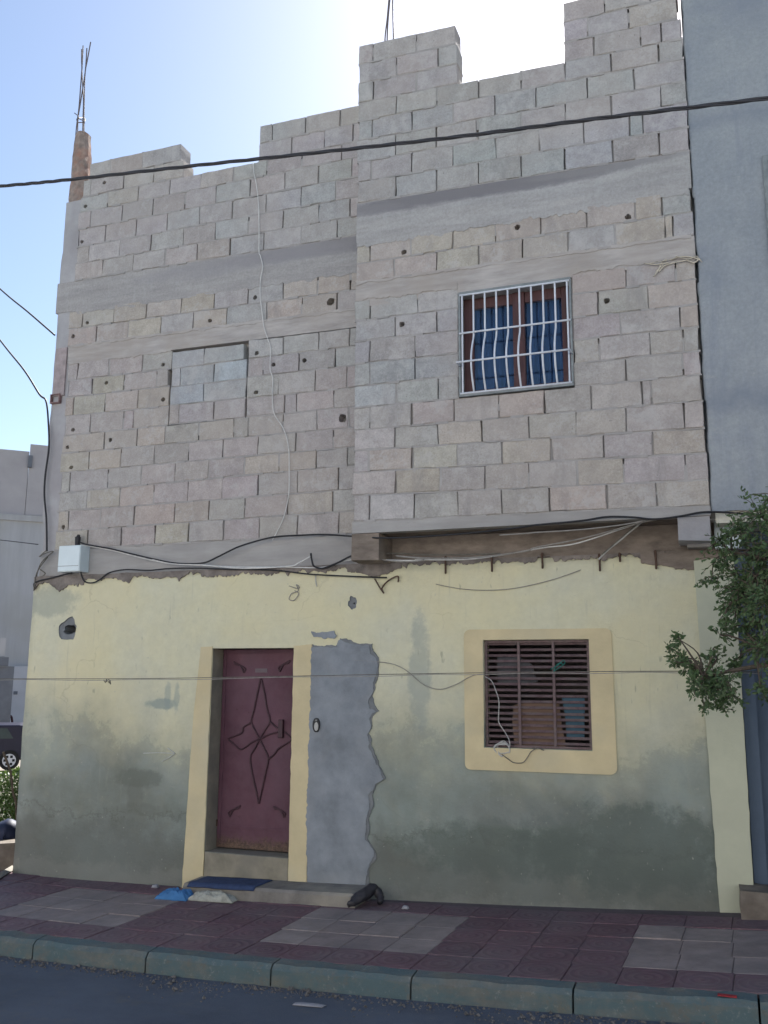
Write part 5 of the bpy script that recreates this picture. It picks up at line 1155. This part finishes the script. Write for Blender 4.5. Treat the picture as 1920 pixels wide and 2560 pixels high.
sw = MB()
for seg in ([(1040, 1000), (1100, 985), (1200, 970), (1290, 945)], [(1110, 1100), (1150, 1040), (1175, 985), (1215, 955)], [(1250, 960), (1330, 935), (1430, 940), (1500, 965)], [(1150, 1060), (1200, 1010), (1280, 985), (1380, 965)], [(1290, 930), (1400, 955), (1460, 930), (1510, 980)], [(1040, 990), (1130, 1000), (1230, 985)], [(1380, 960), (1440, 985), (1490, 950)], [(1120, 1090), (1135, 1050), (1190, 1000)]):
    sw.tube(spline([at(*Q4([p])[0], OVER - .012 - random.uniform(0, .02)) for p in seg], 5), random.uniform(.003, .007), 5)
tag(sw.build('straw_tuft', basic('dry_straw', (0.50, 0.45, 0.36), 0.25, 20, 0.9, 0, 30), smooth=True), 'tuft of pale dry straw caught above the blocks right of the barred window', 'straw', kind='stuff')
# ------------------------------------------------------------------ step and litter at the door
sx0, sx1 = -4.66, -2.99; mb = MB(); n = 24; vs_ = []
for i in range(n + 1):
    x_ = sx0 + (sx1 - sx0) * i / n; zb_ = ground_z(x_); fy = -0.37 - 0.04 * i / n + .012 * mnoise.noise(Vector((x_ * 4, 1, 2)))
    zt_ = zb_ + 0.105 + .006 * mnoise.noise(Vector((x_ * 3, 5, 2)))
    vs_ += [(x_, fy, zb_ - .02), (x_, fy + .006, zt_ - .022 + .008 * mnoise.noise(Vector((x_ * 8, 3, 2)))), (x_, fy + .028, zt_), (x_, LY - .016, zt_ + .004), (x_, LY - .016, zb_ - .02)]
mb.add(vs_, [(i * 5 + q, (i + 1) * 5 + q, (i + 1) * 5 + (q + 1) % 5, i * 5 + (q + 1) % 5) for i in range(n) for q in range(5)] + [tuple(range(5))[::-1], tuple(n * 5 + q for q in range(5))])
tag(mb.build('door_step', M_STEP, bevel=0), 'low worn concrete step in front of the maroon door', 'step')
zt = lambda x_: ground_z(x_) + 0.108
def crumple(name, mat, cx, cyy, z0f, rx, ry, h, seed, label, cat, n=40):
    mb = MB(); vs_ = []
    for j in range(n + 1):
        for i in range(n + 1):
            u, v = i / n * 2 - 1, j / n * 2 - 1; r2 = max(abs(u), abs(v))
            x_ = cx + rx * u * (1 + .15 * mnoise.noise(Vector((u * 2, v * 2, seed)))); y_ = cyy + ry * v * (1 + .15 * mnoise.noise(Vector((u * 2, v * 2, seed + 4))))
            e = max(0, 1 - r2 ** 4); z_ = z0f(x_) + 0.003 + e * h * (0.75 + 0.35 * mnoise.noise(Vector((u * 2.2, v * 2.2, seed + 9))) + .22 * mnoise.noise(Vector((u * 5 + v * 2, v * 9, seed + 2))) + .1 * mnoise.noise(Vector((u * 14, v * 14, seed + 2))))
            vs_.append((x_, y_, max(z_, z0f(x_) + 0.003)))
    m = n + 1; mb.add(vs_, [(j * m + i, j * m + i + 1, (j + 1) * m + i + 1, (j + 1) * m + i) for j in range(n) for i in range(n)])
    b = len(mb.v); o = mb.build(name, mat, smooth=True); so = o.modifiers.new('thick', 'SOLIDIFY'); so.thickness = 0.004; so.offset = 1
    return tag(o, label, cat)
mb = MB(); n = 16; vs_ = []
for j in range(9):
    for i in range(n + 1):
        x_ = -4.60 + 0.66 * i / n; y_ = -0.395 + 0.32 * j / 8; dz = .006 * mnoise.noise(Vector((x_ * 6, y_ * 6, 2)))
        vs_.append((x_ + .02 * (j / 8), y_, zt(x_) + .012 + dz - (0.03 if j == 0 else 0)))
mb.add(vs_, [(j * 17 + i, j * 17 + i + 1, (j + 1) * 17 + i + 1, (j + 1) * 17 + i) for j in range(8) for i in range(n)])
o = mb.build('doormat', M_MAT, smooth=True); so = o.modifiers.new('thick', 'SOLIDIFY'); so.thickness = 0.01; so.offset = -1
tag(o, 'dark blue doormat lying over the left end of the step', 'doormat')
crumple('blue_cloth', M_LBLUE, -4.66, -0.47, ground_z, 0.16, 0.085, 0.085, 3.0, 'crumpled light blue cloth at the left foot of the step', 'cloth')
crumple('floor_rag', M_RAG, -4.30, -0.46, ground_z, 0.22, 0.06, 0.08, 8.0, 'ragged off-white floor cloth hanging at the front of the step below the doormat', 'rag')
def lump(name, mat, pts, rs, label, cat):
    mb = MB(); P = spline(pts, 10); n_ = len(P); rr = []
    for i in range(n_):
        t = i / (n_ - 1) * (len(rs) - 1); k = int(min(t, len(rs) - 2)); rr.append(rs[k] + (rs[k + 1] - rs[k]) * (t - k))
    mb.tube(P, rr, 16)
    for v in mb.v: v += Vector((mnoise.noise(v * 9), mnoise.noise(v * 9 + Vector((5, 0, 0))), mnoise.noise(v * 9 + Vector((0, 7, 0))))) * 0.016 + Vector((mnoise.noise(v * 31), mnoise.noise(v * 31 + Vector((5, 0, 0))), mnoise.noise(v * 31 + Vector((0, 7, 0))))) * 0.010
    return tag(mb.build(name, mat, smooth=True), label, cat)
gz = ground_z(-2.9)
lump('black_bag', M_BLACKBAG, [(-3.02, -0.49, gz + .03), (-2.98, -0.42, gz + .06), (-2.93, -0.32, gz + .10), (-2.88, -0.24, gz + .12), (-2.83, -0.25, gz + .07), (-2.80, -0.30, gz + .03)], [.018, .042, .05, .042, .03, .016], 'twisted black plastic bag at the right end of the step', 'bag')
crumple('paper_scrap', M_PAPER, at_g(940, 2325, 0).x, -0.36, ground_z, 0.025, 0.018, 0.03, 5, 'tiny white paper scrap beside the black bag', 'litter', 6)
lp = at_g(772, 2515, -.135)
crumple('litter_strip', M_PAPER, lp.x, lp.y, lambda x_: ground_z(x_) - .135, 0.10, 0.022, 0.010, 15, 'flat pale strip of litter on the asphalt', 'litter', 10)
rp = at_g(960 + 1483 * .5787, 1920 + 990 * .5787, 0)
o = MB().box(rp.x - .05, rp.x + .05, rp.y - .012, rp.y + .02, ground_z(rp.x) + .004, ground_z(rp.x) + .010).build('red_scrap', M_REDMARK)
tag(o, 'small red plastic scrap on the kerb at the right', 'litter')
ws = at_g(0 + 1205 * .3376, 1600 + 1712 * .3376, 0)
crumple('paper_scrap', M_PAPER, at(407, 2178, LY).x, -0.14, ground_z, 0.03, 0.02, 0.03, 21, 'small white scrap at the foot of the wall left of the door', 'litter', 6)

# ------------------------------------------------------------------ neighbour on the right
nb = empty('neighbour_house', (2.5, 0, ground_z(2.5)), 'blue-grey rendered neighbouring house at the right edge, overhanging above', 'house')
NX0, NX1 = -0.046, 5.2; NYU = OVER + 0.012
nz0 = at(1800, 1278, NYU).z
def slot(z):                                              # places where the joint between the houses gapes
    for (ya, yb, w_) in ((493, 546, .075), (640, 706, .065), (1012, 1080, .03), (1140, 1200, .03)):
        if at(1740, yb, NYU).z < z < at(1740, ya, NYU).z: return w_
    return 0.0
mb = MB(); n, m = 50, 160; vs_ = []
for j in range(m + 1):
    z_ = nz0 + (10.2 - nz0) * j / m
    for i in range(n + 1):
        x_ = NX0 + (NX1 - NX0) * (i / n) ** 1.6
        e = (0.014 * mnoise.noise(Vector((1, 2, z_ * 4))) + .008 * mnoise.noise(Vector((1, 2, z_ * 13))) + slot(z_)) if i == 0 else 0
        vs_.append((x_ + e, NYU + 0.012 * mnoise.noise(Vector((x_ * .9, z_ * .9, 4))) + .003 * mnoise.noise(Vector((x_ * 5, z_ * 5, 4))) + (0.02 if i == 0 else 0), z_ + (.02 * mnoise.noise(Vector((x_ * 6, 3, 1))) if j == 0 else 0)))
fs = [(j * (n + 1) + i, j * (n + 1) + i + 1, (j + 1) * (n + 1) + i + 1, (j + 1) * (n + 1) + i) for j in range(m) for i in range(n)]
mb.add(vs_, fs); mb.build('upper_wall', M_NEIGH, nb, smooth=True)
MB().box(NX0 - 0.009, NX1, NYU + 0.17, 7.0, nz0 + 0.15, 10.15).build('house_body', M_NEIGH, nb)
mb = MB(); mb.box(NX0 + 0.03, NX1, NYU + 0.022, 0.3, nz0 - 0.09, nz0 + 0.1); mb.build('slab_edge', M_CREAMTRIM, nb)
MB().box(HX1 + 0.012, NX1, 0.16, 0.4, -0.2, nz0 - 0.095).build('lower_wall', M_NEIGHLOW, nb)
MB().box(HX1 - 0.05, HX1 + 0.30, 0.41, 0.6, ground_z(0.1) - .1, nz0 + .2).build('gap_filler', M_NEIGHLOW, nb)  # unseen filler added behind the gap to block leaking sun
MB().box(HX1 + 0.006, HX1 + 0.012 + 0.09, 0.05, 0.155, ground_z(0.1) - .1, 2.93).build('downpipe_chase', M_NEIGHLOW, nb)
for k in range(2):                                        # window just outside the frame, its edge shows
    pass
nwx = at(1913, 500, NYU).x; z0_, z1_ = at(1913, 540, NYU).z, at(1913, 462, NYU).z
nw = MB().box(nwx, nwx + 0.9, NYU - 0.02, NYU + 0.02, z0_ - .6, z1_ + .25).build('window', M_GRILLEFR, nb)
MB().box(nwx + .04, nwx + 0.86, NYU - 0.026, NYU - 0.021, z0_ - .55, z1_ + .2).build('pane', M_GLASSD, nw)
# stone step by the neighbour
a = at_g(1845, 2312)
mb = MB(); mb.box(a.x + .02, a.x + 1.4, -0.30, 0.15, a.z - .05, a.z + 0.20)
bm = bmesh.new(); me = bpy.data.meshes.new('tmp'); me.from_pydata(mb.v, [], mb.f); bm.from_mesh(me); bmesh.ops.subdivide_edges(bm, edges=bm.edges[:], cuts=7, use_grid_fill=True)
mb2 = MB()
for v in bm.verts: v.co += Vector((mnoise.noise(v.co * 6), mnoise.noise(v.co * 6 + Vector((3, 3, 3))), mnoise.noise(v.co * 6 + Vector((9, 1, 3))))) * .022
mb2.v = [v.co.copy() for v in bm.verts]; mb2.f = [tuple(v.index for v in f.verts) for f in bm.faces]; mb2.m = [0] * len(mb2.f); bm.free()
tag(mb2.build('stone_step', M_STONE, smooth=False), 'rough brown stone step at the neighbour, right of the pilaster', 'step')
# white box under the overhang behind the tree
T4 = lambda p: T(1620, 1200, p, 300 / 1070)
a, b_ = at(*T4([(585, 362)])[0], -0.12), at(*T4([(835, 600)])[0], -0.12)
wb = empty('white_cabinet', ((a.x + b_.x) / 2, -.09, b_.z), 'white cabinet under the overhang behind the tree leaves', 'box')
MB().box(a.x, b_.x, -0.12, LY - .012, b_.z, a.z).build('case', M_WHITEBOX, wb, bevel=.004)
MB().box(a.x + .01, b_.x - .01, -0.127, -.1205, b_.z + .01, a.z - .01).build('lid', M_WHITEBOX, wb, bevel=.002)

# ------------------------------------------------------------------ tree on the pavement at the right
def tree():
    base = Vector((1.05, -1.15, ground_z(1.05)))
    t = empty('street_tree', base, 'dark green leafy tree reaching in from the right edge in front of the houses', 'tree')
    trunk = [base + Vector(v) for v in ((0, 0, -.05), (.02, .02, .6), (-.02, 0, 1.3), (.05, .03, 2.0), (.02, 0, 2.7), (.08, .05, 3.4))]
    tb = MB(); tb.tube(spline(trunk, 5), [.10 - .0022 * i for i in range(26)], 9)
    # clumps: photo position, spread in pixels, leaves; distance a metre or so before the wall
    CL = [(1900, 1290, 55, 300), (1850, 1320, 45, 220), (1800, 1350, 34, 150), (1885, 1390, 60, 360), (1810, 1400, 40, 200), (1780, 1440, 26, 90), (1860, 1450, 55, 330), (1905, 1500, 60, 360),
          (1840, 1510, 42, 230), (1870, 1570, 52, 300), (1910, 1620, 50, 260), (1815, 1560, 26, 80), (1800, 1588, 18, 60), (1850, 1480, 40, 200), (1890, 1440, 50, 260),
          (1670, 1618, 16, 40), (1695, 1640, 22, 70), (1720, 1660, 26, 110), (1750, 1680, 30, 160), (1785, 1690, 36, 210), (1770, 1730, 32, 150), (1735, 1710, 26, 90), (1815, 1700, 30, 160), (1825, 1740, 28, 120),
          (1800, 1770, 22, 60), (1760, 1765, 16, 30), (1690, 1655, 14, 30), (1790, 1640, 20, 60), (1835, 1655, 26, 110), (1900, 1720, 22, 70), (1912, 1745, 18, 50), (1700, 1600, 10, 14), (1692, 1588, 7, 8), (1785, 1620, 10, 18),
          (1940, 1350, 70, 400), (1960, 1480, 80, 480), (1960, 1600, 70, 380), (2000, 1400, 90, 500), (1990, 1270, 70, 340), (1945, 1240, 40, 150), (2060, 1520, 100, 500), (2070, 1330, 100, 500), (1960, 1690, 50, 200)]
    lf = MB(); tw = MB()
    hubs = [trunk[3], trunk[4], (trunk[2] + trunk[3]) / 2, trunk[5]]
    limb = MB()
    main = [at(1760, 1690, -1.2), at(1860, 1490, -1.25), at(1830, 1380, -1.2), at(1930, 1300, -1.3), at(2040, 1400, -1.0), at(1900, 1620, -1.2)]
    for e in main:
        h = min(hubs, key=lambda q: (q - e).length + max(0, q.z - e.z)); mid = (h + e) / 2 + Vector((random.uniform(-.06, .06), random.uniform(-.06, .06), .10))
        P = spline([h, mid, e], 6); limb.tube(P, [.034 - .024 * i / (len(P) - 1) for i in range(len(P))], 6)
    for (px, py, rp_, cnt) in CL:
        Y = -1.2 + random.uniform(-.28, .28); c = at(px, py, Y); r_ = rp_ * (c - CAM).length / FPX * 1.3
        e0 = min(main, key=lambda q: (q - c).length)
        tw.tube(spline([e0, (e0 + c) / 2 + Vector((random.uniform(-.05, .05), random.uniform(-.05, .05), .03)), c], 4), [.009 - .0007 * i for i in range(9)], 4)
        ns = max(3, int(cnt / 9.5))
        for _ in range(ns):                               # each twig carries about eleven leaves
            d = Vector((random.gauss(0, 1), random.gauss(0, 1.3), random.gauss(0, 1))).normalized(); e = c + Vector((d.x * r_, d.y * r_ * 1.3, d.z * r_)) * random.uniform(.45, 1.25)
            e.z -= r_ * .15; P = spline([c, c.lerp(e, .5) + Vector((0, 0, r_ * .12)), e], 3); tw.tube(P, .0022, 3, cap=False)
            for q in range(11):
                t_ = random.uniform(.2, 1.05); p = c.lerp(e, min(t_, 1)) + Vector((random.gauss(0, .012), random.gauss(0, .012), random.gauss(0, .012)))
                ax = (d + Vector((random.gauss(0, .8), random.gauss(0, .8), random.gauss(-.25, .7)))).normalized(); L = random.uniform(.026, .045); W = L * random.uniform(.19, .25)
                s_ = ax.cross(Vector((random.gauss(0, 1), random.gauss(0, 1), random.gauss(.4, 1)))).normalized(); nn = ax.cross(s_) * (L * .08)
                lf.add([p, p + ax * L * .28 + s_ * W * .85 + nn, p + ax * L * .66 + s_ * W + nn, p + ax * L, p + ax * L * .66 - s_ * W + nn, p + ax * L * .28 - s_ * W * .85 + nn], [(0, 1, 2, 3), (0, 3, 4, 5)])
    tb.build('trunk', M_BARK, t, smooth=True); limb.build('limb', M_BARK, t, smooth=True)
    cr = lf.build('crown', M_LEAF, t); tw.build('twigs', M_BARK, cr)
tree()

# ------------------------------------------------------------------ beyond the left corner
def frame_at(px, py, t):                                  # a local frame facing the camera, upright
    o = at_t(px, py, t); d = Vector((o.x - CAM.x, o.y - CAM.y, 0)).normalized(); r_ = Vector((d.y, -d.x, 0)); return o, r_, d
# far building
o_, r_, d_ = frame_at(60, 1400, 34.0)
fb_base = ground_z(-23) - .15
far = empty('far_building', (o_.x, o_.y, fb_base), 'pale grey block building far behind the left corner of the house', 'building')
def fbox(px0, px1, py_top, zbot, dep0, dep1, name, mat, parent, py_bot=None):
    def X(px): return (at_t(px, 1700, 34.0) - o_).dot(r_)
    x0, x1 = X(px0), X(px1); z1 = at_t((px0 + px1) / 2, py_top, 34.0).z; z0 = zbot if py_bot is None else at_t((px0 + px1) / 2, py_bot, 34.0).z
    ob = Vector((o_.x, o_.y, 0)); C8 = []
    for z in (z0, z1):
        for (x, y) in ((x0, dep0), (x1, dep0), (x1, dep1), (x0, dep1)): q = ob + r_ * x + d_ * y; C8.append((q.x, q.y, z))
    mb = MB(); mb.add(C8, [(0, 1, 5, 4), (1, 2, 6, 5), (2, 3, 7, 6), (3, 0, 4, 7), (4, 5, 6, 7), (3, 2, 1, 0)]); return mb.build(name, mat, parent)
fw_ = fbox(30, 420, 1098, fb_base, 0, 8, 'wall', M_FARWALL, far, py_bot=1285)
fbox(-400, 29, 1115, fb_base, 0.02, 8, 'wall', M_FARWALL, far, py_bot=1285)
fbox(-400, 420, 1283, fb_base, -0.05, 8, 'slab_edge', M_FARDARK, far, py_bot=1292) if False else fbox(-400, 420, 1284.5, fb_base, -0.06, 8, 'floor_band', M_FARPLAIN, far, py_bot=1300)
fbox(-400, 420, 1299.5, fb_base, 0.01, 8, 'wall', M_FARPLAIN, far, py_bot=1668)
fbox(20, 420, 1667.5, fb_base, -0.35, 8, 'lower_wall', M_FARLOW, far)
fbox(-400, 18, 1667.5, fb_base, -0.02, 8, 'lower_wall', M_FARPLAIN, far)
fbox(27, 38, 1128, fb_base, -0.10, 0, 'wall_notch', M_FARDARK, far, py_bot=1160)
fbox(36, 46, 1727, fb_base, -0.38, -0.36, 'vent', M_FARDARK, far, py_bot=1735)
gp = empty('gate_pillar', (o_ + r_ * 0 - d_ * 5), 'dull blue-grey pillar with a cap at the left edge', 'pillar'); 
def pbox(px0, px1, py0, py1, t, name, mat, parent, dep=.5):
    a, b_ = at_t(px0, py0, t), at_t(px1, py1, t); o, rr, dd = frame_at((px0 + px1) / 2, py0, t)
    a0 = Vector((a.x, a.y, 0)); b0 = a0 + rr * (b_ - a).dot(rr); C8 = []
    for z in (min(a.z, b_.z), max(a.z, b_.z)):
        for q in (a0, b0, b0 + dd * dep, a0 + dd * dep): C8.append((q.x, q.y, z))
    mb = MB(); mb.add(C8, [(0, 1, 5, 4), (1, 2, 6, 5), (2, 3, 7, 6), (3, 0, 4, 7), (4, 5, 6, 7), (3, 2, 1, 0)]); return mb.build(name, mat, parent)
pbox(-40, 17, 1665, 1905, 27, 'shaft', M_FARDARK, gp); pbox(-44, 21, 1642, 1664, 26.9, 'cap', M_FARDARK, gp, .6); pbox(-30, 12, 1594, 1641.5, 27.1, 'post', M_FARPLAIN, gp, .3)
# parked car: only its end shows
ct = 23.0; co, cr_, cd = frame_at(92, 1812, ct)
cz0 = at_t(54, 1922, ct).z
car = empty('parked_car', co - cr_ * 1.9 + Vector((0, 0, cz0 - co.z)), 'dark blue parked car at the left edge, partly hidden by the house corner', 'car')
Hc = co.z - cz0
prof = [(0.02, .22), (0.0, .45), (0.02, .62), (.06, .70), (.10, .74), (.24, .97), (.40, 1.0), (1.9, 1.0), (2.5, .72), (3.6, .60), (3.85, .42), (3.85, .22)]
def cpt(x, z, y): q = co - cr_ * x + cd * y; return Vector((q.x, q.y, cz0 + Hc * z))
mb = MB(); n = len(prof); mb.add([cpt(x, z, y) for y in (0, 1.6) for x, z in prof], [tuple(range(n)), tuple(range(2 * n - 1, n - 1, -1))] + [(i, n + i, n + (i + 1) % n, (i + 1) % n) for i in range(n)])
mb.build('body', M_CARPAINT, car, bevel=.03)
mb = MB(); mb.add([cpt(x, z, -.012) for x, z in ((.52, .70), (.68, .93), (1.1, .93), (1.1, .70))] + [cpt(x, z, .01) for x, z in ((.52, .70), (.68, .93), (1.1, .93), (1.1, .70))], [(0, 1, 2, 3), (0, 4, 5, 1), (1, 5, 6, 2), (2, 6, 7, 3), (3, 7, 4, 0)]); mb.build('window', M_GLASSD, car)
mb = MB(); mb.add([cpt(x, z, -.012) for x, z in ((1.18, .70), (1.18, .93), (1.85, .93), (2.3, .70))] + [cpt(x, z, .01) for x, z in ((1.18, .70), (1.18, .93), (1.85, .93), (2.3, .70))], [(0, 1, 2, 3), (0, 4, 5, 1), (1, 5, 6, 2), (2, 6, 7, 3), (3, 7, 4, 0)]); mb.build('window', M_GLASSD, car)
for cx in (.58, 3.1):
    c = cpt(cx, .22, -.02); rr = .22 * Hc
    def wheel(r0_, y0_, y1_, n=20):
        vs_ = [c + cr_ * (r0_ * math.cos(2 * math.pi * k / n)) + Vector((0, 0, r0_ * math.sin(2 * math.pi * k / n))) + cd * y for y in (y0_, y1_) for k in range(n)]
        m_ = MB(); m_.add(vs_, [tuple(range(n)), tuple(range(2 * n - 1, n - 1, -1))] + [(k, n + k, n + (k + 1) % n, (k + 1) % n) for k in range(n)]); return m_
    wh = wheel(rr, -.03, .2).build('wheel', M_TYRE, car); wheel(rr * .66, -.045, -.031).build('hubcap', M_HUB, wh)
    mh = MB()
    for k in range(6):
        a = k * math.pi / 3; h = c + cr_ * (rr * .42 * math.cos(a)) + Vector((0, 0, rr * .42 * math.sin(a))) - cd * .047
        mh.add([h + cr_ * .03 * q1 + Vector((0, 0, .03 * q2)) for q1, q2 in ((-1, -1), (1, -1), (1, 1), (-1, 1))], [(0, 1, 2, 3)])
    mh.build('hubcap_hole', M_TYRE, wh)
# a passer-by behind the car
pt = 29.5; po, pr, pd_ = frame_at(15, 1763, pt); pz0 = po.z - 1.70
def person():
    J = {'pelvis': (0, .92), 'belly': (0, 1.10), 'chest': (0, 1.30), 'neck': (0, 1.46), 'hb': (0, 1.53), 'ht': (0, 1.66)}
    E = []; V = []; RR = []
    def v(x, z, y, r_): V.append(Vector((po.x, po.y, pz0)) + pr * x + pd_ * y + Vector((0, 0, z))); RR.append(r_); return len(V) - 1
    p0 = v(0, .92, 0, .14); p1 = v(0, 1.10, 0, .13); p2 = v(0, 1.30, 0, .15); p3 = v(0, 1.45, 0, .055); p4 = v(0, 1.52, -.01, .075); p5 = v(0, 1.61, 0, .085)
    E += [(p0, p1), (p1, p2), (p2, p3), (p3, p4), (p4, p5)]
    for s in (-1, 1):
        a = v(.19 * s, 1.36, 0, .06); b = v(.24 * s, 1.10, .02, .045); c = v(.22 * s, .86, -.05, .033); d = v(.21 * s, .76, -.07, .028); E += [(p2, a), (a, b), (b, c), (c, d)]
        a = v(.09 * s, .84, 0, .085); b = v(.10 * s, .48, -.02, .06); c = v(.10 * s, .10, .02, .042); d = v(.10 * s, .03, -.12, .035); E += [(p0, a), (a, b), (b, c), (c, d)]
    org = Vector((po.x, po.y, pz0)); me = bpy.data.meshes.new('person'); me.from_pydata([q - org for q in V], E, []); me.materials.append(M_SHIRT)
    o = bpy.data.objects.new('person', me); link(o, org)
    sk = o.modifiers.new('skin', 'SKIN')
    for i, q in enumerate(me.skin_vertices[0].data): q.radius = (RR[i], RR[i] * .8); q.use_root = (i == 0)
    ss = o.modifiers.new('sub', 'SUBSURF'); ss.levels = 1; ss.render_levels = 1
    tag(o, 'person in a dark maroon top standing behind the parked car', 'person')
    mb = MB(); c = org + Vector((0, 0, 1.60)); n = 12
    for j in range(8):
        ph = -0.35 + (math.pi / 2 + .35) * j / 7
        for k in range(n):
            t = 2 * math.pi * k / n; mb.v.append(c + pr * (.10 * math.cos(ph) * math.cos(t)) + pd_ * (.115 * math.cos(ph) * math.sin(t)) + Vector((0, 0, .115 * math.sin(ph))))
    mb.f = [(j * n + k, j * n + (k + 1) % n, (j + 1) * n + (k + 1) % n, (j + 1) * n + k) for j in range(7) for k in range(n)]; mb.m = [0] * len(mb.f)
    mb.build('hair', M_HAIR, o, smooth=True)
person()
# little fenced garden beside the house
mb = MB(); mb.add([(-12.5, .15, ground_z(-12.5) - .1), (-6.9, .15, ground_z(-6.9) - .1), (-6.9, 6, ground_z(-6.9) - .1), (-12.5, 6, ground_z(-12.5) - .1)], [(0, 1, 2, 3)])
tag(mb.build('garden_shade_soil', basic('shade_dark_soil', (0.06, 0.05, 0.04), 0.3, 6, 0.95, 0.5, 30)), kind='structure')  # sheet coloured dark to stand in for shade on the sunlit ground
ht = 12.6
def hedge():
    o, rr, dd = frame_at(10, 1960, ht); zt_, zb_ = at_t(10, 1935, ht).z, at_t(10, 2060, ht).z
    t = empty('garden_hedge', (o.x, o.y, zb_), 'yellow-green clipped shrub behind green netting beside the house corner', 'hedge')
    lf = MB(); st = MB()
    for _ in range(12000):
        x, y, z = random.uniform(-1.5, .55), random.uniform(.02, .6), random.uniform(zb_ - .15, zt_ + .25)
        top = zt_ + .10 * mnoise.noise(Vector((x * 2, y, 1))) + .45 * x
        if z > top: continue
        p = Vector((o.x, o.y, z)) + rr * x + dd * y; a = Vector((random.gauss(0, 1), random.gauss(0, 1), random.gauss(0, 1))).normalized(); b = a.cross(Vector((random.gauss(0, 1), random.gauss(0, 1), 1))).normalized(); L = random.uniform(.04, .075)
        lf.add([p, p + a * L * .5 + b * L * .3, p + a * L, p + a * L * .5 - b * L * .3], [(0, 1, 2), (0, 2, 3)])
    for k in range(6):
        p = Vector((o.x, o.y, zb_ - .3)) + rr * (-1.2 + .33 * k) + dd * .3; st.tube([p, p + Vector((.03, 0, .4)), p + Vector((0, .03, zt_ - zb_))], [.02, .015, .008], 5)
    lf.build('foliage', M_HEDGE, t); st.build('stem', M_BARK, t)
    nt_ = MB(); d0 = Vector((o.x, o.y, 0)) - dd * .03
    for k in range(46):
        x = -1.5 + k * .045
        nt_.tube([d0 + rr * x + Vector((0, 0, zb_)), d0 + rr * (x + .3) + Vector((0, 0, zt_ - .05))], .0035, 3, cap=False); nt_.tube([d0 + rr * (x + .3) + Vector((0, 0, zb_)), d0 + rr * x + Vector((0, 0, zt_ - .05))], .0035, 3, cap=False)
    tag(nt_.build('garden_net', M_NET), 'green netting stretched in front of the clipped shrub', 'net')
    pl = [at_t(8, 1880, ht - .12), at_t(26, 1930, ht - .12), at_t(32, 1980, ht - .12), at_t(40, 2010, ht - .12), at_t(42, 2090, ht - .12)]
    tag(MB().tube(spline(pl, 5), .018, 6).build('bent_stake', M_BARK), 'bent dark stake in front of the garden netting', 'stake')
hedge()
gk = (at_g(15, 2180) - CAM).dot(FW)
tp_ = at_t(14, 2105, 11.9)
lump('blue_tarp', M_TARP, [at_t(-40, 2100, gk + .5), at_t(-5, 2092, gk + .5), at_t(20, 2082, gk + .5), at_t(34, 2100, gk + .5)], [.07, .11, .14, .07], 'dark blue bundle lying below the garden netting', 'bundle')
gk = (at_g(15, 2180) - CAM).dot(FW)
pbox(-90, 33, 2114, 2186, gk, 'garden_kerb', M_STONE, None, .25)
tag(bpy.data.objects['garden_kerb'], 'low stone kerb of the garden beside the house corner', 'kerb')
wk = [at_g(-30, 2208, .02), at_g(30, 2172, .02)]
tag(MB().tube([wk[0], wk[1]], .035, 4).build('white_kerb_edge', M_STEP), 'short pale kerb edge at the foot of the house corner', 'kerb')
